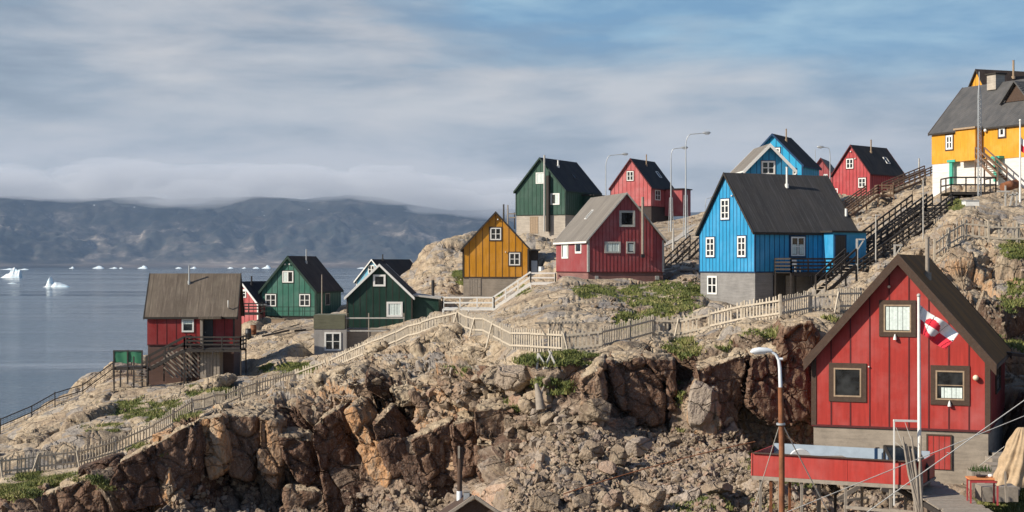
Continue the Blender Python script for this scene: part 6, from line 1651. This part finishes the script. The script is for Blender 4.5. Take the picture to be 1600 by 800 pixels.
# ------------------------------------------------------------------ great fractured slabs standing out of the cliff
SLABS = [  # outline in the photo, how far the face swings away from the sun, hue (ida), pale share (idb)
 ([(60, 772), (165, 737), (182, 800), (60, 812)], .45, .30, .2), ([(182, 724), (238, 694), (238, 745), (262, 792), (196, 800), (168, 760)], .7, .12, .3),
 ([(242, 692), (300, 657), (308, 700), (300, 770), (270, 790), (240, 740)], .6, .25, .3), ([(306, 652), (345, 648), (352, 735), (327, 752), (312, 700)], -.1, .93, .4),
 ([(347, 647), (398, 651), (402, 700), (388, 752), (360, 742)], .55, .42, .35), ([(402, 650), (434, 660), (442, 720), (430, 770), (404, 745)], .3, .7, .5),
 ([(434, 682), (486, 686), (500, 742), (480, 762), (460, 750), (444, 720)], .7, .20, .2), ([(488, 664), (529, 636), (548, 690), (572, 800), (508, 806), (500, 742), (486, 690)], .8, .15, .3),
 ([(537, 642), (552, 634), (594, 700), (640, 800), (612, 806), (567, 715)], -.25, .86, .5), ([(578, 668), (602, 642), (640, 715), (676, 784), (650, 800), (612, 740)], .7, .28, .3),
 ([(444, 762), (500, 770), (520, 812), (440, 812)], .3, .5, .6),
 ([(640, 686), (700, 660), (712, 738), (692, 768), (670, 765), (650, 725)], .7, .32, .2), ([(702, 664), (736, 657), (746, 700), (738, 740), (714, 745)], .5, .26, .3),
 ([(738, 640), (790, 633), (816, 656), (822, 692), (776, 692), (742, 682)], .55, .45, .4), ([(790, 700), (834, 716), (816, 772), (798, 778), (786, 742)], .5, .35, .5), ([(848, 706), (884, 690), (932, 735), (908, 775), (878, 772), (858, 742)], .45, .5, .7),
 ([(742, 694), (786, 702), (790, 745), (762, 766), (744, 740)], .6, .3, .4),
 ([(905, 592), (938, 570), (945, 620), (932, 658), (912, 640)], .2, .62, .2), ([(948, 564), (1000, 558), (1038, 600), (1034, 662), (992, 668), (964, 620)], .65, .30, .2),
 ([(1003, 558), (1052, 562), (1056, 650), (1044, 655), (1041, 600)], .6, .22, .3),
 ([(1086, 577), (1155, 553), (1170, 557), (1160, 640), (1136, 688), (1124, 650), (1092, 602)], .75, .33, .25), ([(1073, 640), (1090, 604), (1119, 612), (1123, 650), (1132, 690), (1102, 692), (1076, 664)], -.2, .99, .95),
 ([(1174, 557), (1225, 546), (1262, 562), (1270, 650), (1226, 668), (1188, 660), (1166, 640)], .65, .30, .3), ([(1212, 542), (1230, 510), (1262, 502), (1284, 530), (1262, 577), (1226, 567)], .5, .36, .4),
 ([(815, 610), (850, 600), (872, 630), (862, 660), (826, 655)], .3, .5, .7), ([(540, 600), (590, 590), (610, 622), (566, 640)], .2, .6, .8), ([(640, 612), (690, 600), (712, 636), (660, 648)], .3, .4, .8),
]
# weathered ledges and whalebacks lying on the slope above the cliff
LEDGES = [([(642, 532), (690, 512), (716, 512), (738, 560), (700, 592), (652, 584)], .25), ([(722, 548), (786, 538), (800, 572), (744, 590)], .8), ([(742, 588), (790, 566), (838, 562), (868, 588), (862, 610), (764, 618)], .75),
 ([(562, 548), (600, 534), (622, 566), (578, 582)], .5), ([(486, 592), (556, 572), (588, 598), (506, 626)], .6), ([(604, 604), (676, 590), (700, 622), (620, 636)], .75), ([(702, 610), (758, 604), (770, 632), (708, 638)], .85),
 ([(262, 630), (300, 606), (336, 592), (346, 604), (300, 634), (274, 642)], .7), ([(88, 676), (110, 650), (140, 642), (152, 668), (140, 690), (98, 692)], .55), ([(420, 628), (470, 606), (500, 620), (450, 650)], .6),
 ([(1092, 548), (1170, 520), (1246, 496), (1262, 508), (1176, 550), (1100, 572)], .8), ([(944, 552), (1000, 545), (1050, 540), (1066, 556), (1000, 566), (950, 566)], .8), ([(808, 626), (850, 612), (874, 632), (862, 662), (822, 656)], .4), ([(0, 700), (26, 682), (60, 686), (72, 704), (20, 712)], .7)]
n_cliff = len(SLABS); SLABS += [(p_, .25, .6, b2) for p_, b2 in LEDGES]
import bmesh
V_, F_, AT = [], [], []; bi_ = 0
for si, (poly, k, ida, idb) in enumerate(SLABS):
    xs_ = [a for a, _ in poly]; cx_ = sum(xs_) / len(xs_); x0 = min(xs_)
    D_ = np.interp(cx_, kx, kY[:, 2]); y0 = D_ - (3.3 if cx_ < 770 else 4.2)
    if poly[0][1] < 625 and cx_ < 900: y0 = D_ - .8
    led = si >= n_cliff
    if led:
        cyy = sum(b2 for _, b2 in poly) / len(poly); hq = hit(cx_, cyy); y0 = hq.y - (2.6 if cx_ > 400 and cyy > 510 else 1.6)
    bm_ = bmesh.new(); fr_, bk_ = [], []; rk = random.Random(si); k = k * .62
    for (px, py) in poly:
        Y = y0 + (px - x0) / F * y0 * k; Y += (790 - py) / F * y0 * (.5 if led else .18)
        a = P(px, py, Y); fr_.append(bm_.verts.new(a)); d = 4.2 + rk.uniform(-.5, .5); bk_.append(bm_.verts.new(a + Vector((.4 + .02 * (px - x0) / 10, d, .25))))
    n = len(poly); bm_.faces.new(fr_); bm_.faces.new(bk_[::-1])
    for i in range(n): bm_.faces.new((fr_[i], bk_[i], bk_[(i + 1) % n], fr_[(i + 1) % n]))
    bmesh.ops.recalc_face_normals(bm_, faces=bm_.faces[:])
    bmesh.ops.bevel(bm_, geom=[e for e in bm_.edges], offset=.28 if led else .09, segments=2 if led else 1, affect='EDGES', profile=.5)
    bmesh.ops.triangulate(bm_, faces=bm_.faces[:])
    for it in range(7):
        long_ = [e for e in bm_.edges if e.calc_length() > .16]
        if not long_: break
        bmesh.ops.subdivide_edges(bm_, edges=long_, cuts=1, use_grid_fill=False); bmesh.ops.triangulate(bm_, faces=[f for f in bm_.faces if len(f.verts) > 3])
    bm_.normal_update()
    v = np.array([x.co[:] for x in bm_.verts]); nn = np.array([x.normal[:] for x in bm_.verts]); f = np.array([[y.index for y in x.verts] for x in bm_.faces]) if not bm_.verts.index_update() else None
    bm_.free()
    h1 = worley(np.stack([(v[:, 0] + .4 * v[:, 2]) / 1.5, v[:, 1] / 1.4, v[:, 2] / 2.2], 1), 40 + si); h2 = worley(v / np.array([.42, .42, .6]), 70)
    d = .30 * (h1[2][:, 0] - .5) - .30 * (1 - sstep(h1[1] - h1[0], 0, .07)) + .10 * (h2[2][:, 0] - .5) + .16 * h2[3][:, 0] * (h2[2][:, 1] - .5) + .10 * fbm(v * 1.8, 4, 333)
    v = v + nn * d[:, None]
    topw = sstep(nn[:, 2], .5, .8)
    V_.append(v); F_.append(f + bi_); bi_ += len(v)
    AT.append(np.stack([(.16 if led else 1) * (1 - .95 * topw), np.full(len(v), ida + (.09 if ida < .5 else 0)) + .08 * (h1[2][:, 1] - .5), np.full(len(v), idb * .6) + .4 * h1[2][:, 2] * idb, h2[2][:, 3]], 1))
AT = np.concatenate(AT)
so_ = npmesh('cliff', np.concatenate(V_), np.concatenate(F_), M['rock'], smooth=True)
fattr(so_, 'fresh', AT[:, 0]); fattr(so_, 'ida', np.clip(AT[:, 1], 0, 1)); fattr(so_, 'idb', np.clip(AT[:, 2], 0, 1)); fattr(so_, 'ids', AT[:, 3]); fattr(so_, 'grass', 0 * AT[:, 3]); fattr(so_, 'scree', 0 * AT[:, 3])
tag(so_, kind='structure')
# ------------------------------------------------------------------ angular stones
import bmesh
def ico(sub):
    bm_ = bmesh.new(); bmesh.ops.create_icosphere(bm_, subdivisions=sub, radius=1.0)
    v = np.array([x.co[:] for x in bm_.verts]); f = np.array([[y.index for y in x.verts] for x in bm_.faces]); bm_.free(); return v, f
IV1, IF1 = ico(2); IV3, IF3 = ico(5)
rs = np.random.RandomState(11)
def chisel(v, n_planes, rs, lo=0.5, hi=0.85):
    v = v.copy()
    for _ in range(n_planes):
        n = rs.normal(size=3); n /= np.linalg.norm(n); d = rs.uniform(lo, hi); k = v @ n - d
        v -= np.where(k > 0, k, 0)[:, None] * n[None, :]
    return v
protos = [chisel(IV1, 9, rs, 0.36, 0.78) for _ in range(24)]
def rot(rs):
    q = rs.normal(size=4); q /= np.linalg.norm(q); a, b_, c, d = q
    return np.array([[1 - 2 * (c * c + d * d), 2 * (b_ * c - a * d), 2 * (b_ * d + a * c)], [2 * (b_ * c + a * d), 1 - 2 * (b_ * b_ + d * d), 2 * (c * d - a * b_)], [2 * (b_ * d - a * c), 2 * (c * d + a * b_), 1 - 2 * (b_ * b_ + c * c)]])
REG = [  # x0, x1, y0, y1, count, size lo, hi (metres radius)
    (840, 1190, 672, 705, 1900, 0.05, 0.20), (860, 1210, 695, 745, 2800, 0.05, 0.23), (790, 1220, 735, 812, 3600, 0.05, 0.25),
    (840, 940, 645, 690, 110, 0.1, 0.45), (560, 800, 765, 812, 300, 0.06, 0.28), (790, 870, 650, 760, 90, 0.1, 0.6), (840, 1150, 690, 800, 70, 0.2, 0.55),
    (380, 560, 765, 812, 160, 0.06, 0.30), (480, 720, 560, 660, 420, .05, .22), (60, 700, 560, 700, 260, .06, .28), (700, 1400, 430, 560, 200, .06, .3), (1460, 1600, 380, 540, 120, .08, .3), (1170, 1440, 735, 812, 700, 0.06, 0.25), (250, 400, 745, 812, 240, 0.08, 0.3),
    (1035, 1092, 375, 445, 260, 0.10, 0.4), (1340, 1480, 335, 430, 300, 0.1, 0.4), (1180, 1270, 640, 700, 220, 0.08, 0.3), (1300, 1420, 305, 340, 120, .1, .3), (930, 1100, 440, 505, 160, .06, .32), (1500, 1600, 695, 770, 120, .05, .15), (640, 860, 585, 650, 110, .15, .5), (540, 700, 545, 600, 60, .15, .4), (1010, 1090, 335, 352, 120, .12, .35), (600, 720, 430, 460, 60, .15, .4)]
VS, FS, IA, IB = [], [], [], []; base_i = 0
for (x0, x1, y0, y1, n, lo, hi) in REG:
    for _ in range(n):
        px = rs.uniform(x0, x1); py = rs.uniform(y0, y1)
        if 700 < px < 790 and py > 760: continue
        q_ = hit(px, py)
        if q_ is None or q_.y > 240: continue
        sz = lo + (hi - lo) * rs.power(0.33)
        v = protos[rs.randint(24)] * np.array([1, rs.uniform(.6, 1), rs.uniform(.45, .85)]) @ rot(rs).T * sz
        v = v + np.array(q_) + np.array([0, -sz * .3, sz * 0.12])
        VS.append(v); FS.append(IF1 + base_i); base_i += len(v)
        IA.append(np.full(len(v), rs.rand())); IB.append(np.full(len(v), rs.rand()))
sc_o = npmesh('scree', np.concatenate(VS), np.concatenate(FS), M['stone'], smooth=False)
fattr(sc_o, 'ida', np.concatenate(IA)); fattr(sc_o, 'idb', np.concatenate(IB)); tag(sc_o, kind='stuff')

def boulder(label, px, py, wpx, hpx, seed, ida, idb, dep=1.0, Y=None, tilt=0.0, planes=13):
    r = np.random.RandomState(seed); q_ = hit(px, py + hpx * 0.25) or P(px, py, 62)
    if Y: q_ = P(px, py, Y)
    Yd = q_.y - .45 * wpx / F * q_.y - .2; c = P(px, py, Yd); w_ = wpx / F * Yd / 2; h_ = hpx / F * Yd / 2
    v = chisel(IV3, planes, r, 0.5, 0.82); v /= np.abs(v).max(0)
    v = v * np.array([w_, w_ * dep, h_])
    ca, sa = math.cos(tilt), math.sin(tilt); v = v @ np.array([[ca, 0, -sa], [0, 1, 0], [sa, 0, ca]]).T
    pn = v + np.array(c); v += (fbm(pn * 2.2, 4, 300 + seed) * .06 * (w_ + h_))[:, None] * (v / (np.linalg.norm(v, axis=1, keepdims=True) + 1e-6))
    o = npmesh('boulder', v, IF3, M['stone'], smooth=True); o.location = c
    fattr(o, 'ida', np.full(len(v), ida)); fattr(o, 'idb', np.full(len(v), idb)); tag(o, label, 'boulder', 'large boulders among the scree')
BL = [('big tan slab boulder standing upright in the scree at the bottom, right of centre', 1015, 775, 66, 60, 1, .62, .7, .7),
      ('rounded rusty orange boulder right of the big tan slab', 1078, 776, 44, 28, 2, .75, .99, .8),
      ('pale grey rounded boulder left of the big tan slab', 956, 780, 36, 34, 3, .2, .9, .9),
      ('tall pale cream block leaning at the foot of the brown cliff', 1097, 640, 44, 90, 5, .5, .86, .8),
      ('broad pale boulder under the fence left of the white trestle', 806, 590, 66, 44, 7, .5, .75, .9),
      ('small orange stone left of the rusty orange boulder', 1052, 766, 22, 18, 8, .75, .98, .9),
      ('narrow dark block with a sharp edge in the scree', 966, 716, 30, 44, 9, .3, .2, .8),
      ('broad brown slab boulder lying flat in the lower scree', 1120, 762, 54, 26, 21, .4, .5, .9),
      ('dark split boulder at the foot of the brown cliff, left of the cream block', 1046, 690, 40, 30, 22, .3, .3, .9),
      ('tan angular boulder in the middle of the scree', 1000, 700, 46, 34, 23, .55, .8, .9),
      ('grey boulder with a flat top in the scree, left of the narrow dark block', 926, 706, 44, 36, 24, .4, .6, .9),
      ('brown angular boulder at the bottom left of the scree', 850, 784, 50, 34, 25, .35, .4, .9),
      ('grey block jutting from the scree top near the cliff', 935, 640, 60, 40, 12, .3, .25, .9),
      ('pale rounded boulder left of the very bottom pole', 690, 600, 44, 36, 13, .5, .8, .9)]
for b_ in BL[:-1]: boulder(*b_)

# ------------------------------------------------------------------ grass tufts
gm, t, b = mat('arctic_grass')
oi = t.attr('tint'); c = t.ramp(oi, [(0, (0.045, 0.065, 0.015)), (.45, (0.10, 0.125, 0.028)), (.8, (0.19, 0.19, 0.05)), (1, (0.34, 0.29, 0.13))]); t.put(b, 'Base Color', c); t.put(b, 'Roughness', .8)
cand = np.where((gr > 0.5) & (s_ < 9.2) & (prj_x > -10) & (prj_x < 1610))[0]
pick = rs.choice(cand, min(42000, len(cand)), replace=False)
c0 = newp[pick] + rs.normal(size=(len(pick), 3)) * np.array([.12, .25, 0])
nb = 4; vv_ = []; tt = []
hgt = (0.035 + 0.075 * rs.rand(len(pick))) * (1 + 0.6 * (vnoise(newp[pick] * .8, 5) > 0))
for k in range(nb):
    a = rs.rand(len(pick)) * 6.283; wd = 0.025 + .03 * rs.rand(len(pick)); off = rs.normal(size=(len(pick), 3)) * np.array([.10, .10, 0])
    b0 = c0 + off + np.stack([np.cos(a) * wd, np.sin(a) * wd, -0.06 + 0 * a], 1); b1 = c0 + off - np.stack([np.cos(a) * wd, np.sin(a) * wd, 0.06 + 0 * a], 1)
    tp = c0 + off + np.stack([rs.normal(size=len(pick)) * .07, rs.normal(size=len(pick)) * .07, hgt * (0.6 + .6 * rs.rand(len(pick)))], 1)
    vv_.append(np.stack([b0, b1, tp], 1)); tt.append(np.repeat(np.clip(rs.rand(len(pick)) * .5 + .35 + .35 * vnoise(newp[pick] * 1.1, 9), 0, 1)[:, None], 3, 1))
vv_ = np.concatenate(vv_).reshape(-1, 3); tt = np.concatenate(tt).ravel()
go_ = npmesh('grass', vv_, np.arange(len(vv_)).reshape(-1, 3), gm, smooth=False); fattr(go_, 'tint', tt); tag(go_, kind='stuff')

# ------------------------------------------------------------------ icebergs
im, t, b = mat('glacier_ice')
tc = t.node('ShaderNodeTexCoord').outputs['Object']; n = t.noise(t.vmap(tc, (.1, .1, .4)), 1.0, 5, .6)
t.put(b, 'Base Color', t.mix(t.mapr(n, .5, .68), (0.82, 0.88, 0.90), (0.45, 0.68, 0.78))); t.put(b, 'Roughness', .6); t.put(b, 'Normal', t.bump(t.noise(tc, .4, 5, .7), .6, .8))
def berg(label, px, pw, w_px, top_px, prof, seed, dep=.6, grp='icebergs on the fjord'):
    """pw = waterline row"""
    Y = CAMZ * F / (pw - HOR); c = P(px, pw, Y); w_ = w_px / F * Y; h_ = top_px / F * Y; r = np.random.RandomState(seed)
    nu, nv = 60, 24; uu_ = np.linspace(0, 1, nu); vv2 = np.linspace(-1, 1, nv); Ug, Vg = np.meshgrid(uu_, vv2, indexing='ij')
    hp = np.interp(Ug, [a for a, _ in prof], [b_ for _, b_ in prof]) * h_
    x = (Ug - .5) * w_; y = Vg * w_ * dep * .5; z = hp * (1 - np.abs(Vg) ** 2.2)
    nz = fbm(np.stack([x / (w_ * .12), y / (w_ * .12), 0 * x + seed], -1).reshape(-1, 3), 4, 400 + seed).reshape(x.shape)
    z = z * (1 + .35 * nz) - 0.03 * h_; z[0] = z[-1] = -.5; z[:, 0] = z[:, -1] = -.5
    x = x + nz * w_ * .02
    o = npmesh('iceberg', np.stack([x, y, z], -1).reshape(-1, 3), idx_faces(nu, nv), im, smooth=False); o.location = (c.x, c.y, 0); tag(o, label, 'iceberg', grp)
berg('nearer pointed iceberg with a tall left spire and sloping tail, mirrored in the water', 89, 448.5, 41, 15, [(0, .05), (.12, .12), (.17, .7), (.24, 1.0), (.31, .75), (.36, .35), (.45, .62), (.55, .58), (.75, .36), (1, .02)], 1)
berg('blocky flat topped iceberg with a sloping left ramp at the far left', 18, 434, 31, 14, [(0, .05), (.2, .4), (.42, .55), (.5, .9), (.75, 1), (.95, .85), (1, .2)], 2)
berg('tiny flat ice floe below the blocky iceberg', 19, 443, 13, 1.6, [(0, .3), (.5, 1), (1, .3)], 3)
FAR = [(12, 22, 2.2, 'long low white ice strip at the far left edge'), (38, 14, 2.0, 'thin ice strip just right of the blocky iceberg'), (112, 8, 3.0, 'small white berg right of the pointed iceberg on the far shore'), (154, 17, 4.2, 'wedge shaped far berg, leftmost of the three near the brown roof'), (177, 13, 2.2, 'low far ice strip between two taller bergs'),
       (189, 6, 2.0, 'tiny far ice bit right of the low strip'), (223, 15, 5.0, 'domed far berg just left of the brown roof'), (279, 10, 2.6, 'small far ice behind the left half of the brown roof'), (302, 10, 3.0, 'small far ice right of the brown roof chimney'), (360, 9, 2.4, 'small far ice above the right end of the brown roof'), (381, 7, 2.2, 'tiny far ice left of the domed berg by the green gable'), (400, 10, 2.6, 'low far ice close to the green gable'), (416, 14, 5.2, 'domed far berg beside the teal green gable'), (565, 14, 1.8, 'thin far ice strip between the teal green and pale blue houses')]
for i, (px, w_, h_, lb) in enumerate(FAR):
    berg(lb, px, 419.6 if i > 1 else 421.5, w_, h_, [(0, .2), (.25, .6), (.5, 1), (.75, .75), (1, .2)] if i % 2 else [(0, .15), (.4, .5), (.6, 1), (.8, .9), (1, .2)], 10 + i)

# ------------------------------------------------------------------ low cloud lying along the far crest
cm = bpy.data.materials.new('stratus_cloud'); cm.use_nodes = True; t = NT(cm.node_tree)
vo = t.node('ShaderNodeVolumePrincipled'); ou = t.node('ShaderNodeOutputMaterial'); t.l.new(vo.outputs[0], ou.inputs['Volume'])
t.put(vo, 'Color', (0.90, 0.91, 0.94)); t.put(vo, 'Density', 0.0017); t.put(vo, 'Anisotropy', 0.0)
IV3b, IF3b = ico(3); VS, FS = [], []; bi = 0; rc = np.random.RandomState(5)
for i in range(260):
    px = rc.uniform(-260, 830); Y = 13300 + rc.uniform(-500, 500)
    up = rc.rand() ** 1.2
    py = np.interp(px, [a for a, _ in SIL], [c for _, c in SIL]) + 8 - 42 * up + 5 * math.sin(px / 37.0) + 4 * math.sin(px / 11.0 + 1)
    c = P(px, py, Y); q_ = rc.uniform(.6, 1.4) * (1 + .3 * up); v = IV3b * np.array([rc.uniform(110, 380), 190, rc.uniform(24, 60)]) * q_
    v = v * (1 + .5 * fbm(IV3b * 1.6 + i * 7.1, 3, 500))[:, None] + np.array(c); VS.append(v); FS.append(IF3b + bi); bi += len(v)
co_ = npmesh('cloud_bank', np.concatenate(VS), np.concatenate(FS), cm); tag(co_, kind='stuff')
rm = co_.modifiers.new('union', 'REMESH'); rm.mode = 'VOXEL'; rm.voxel_size = 18; rm.use_smooth_shade = True
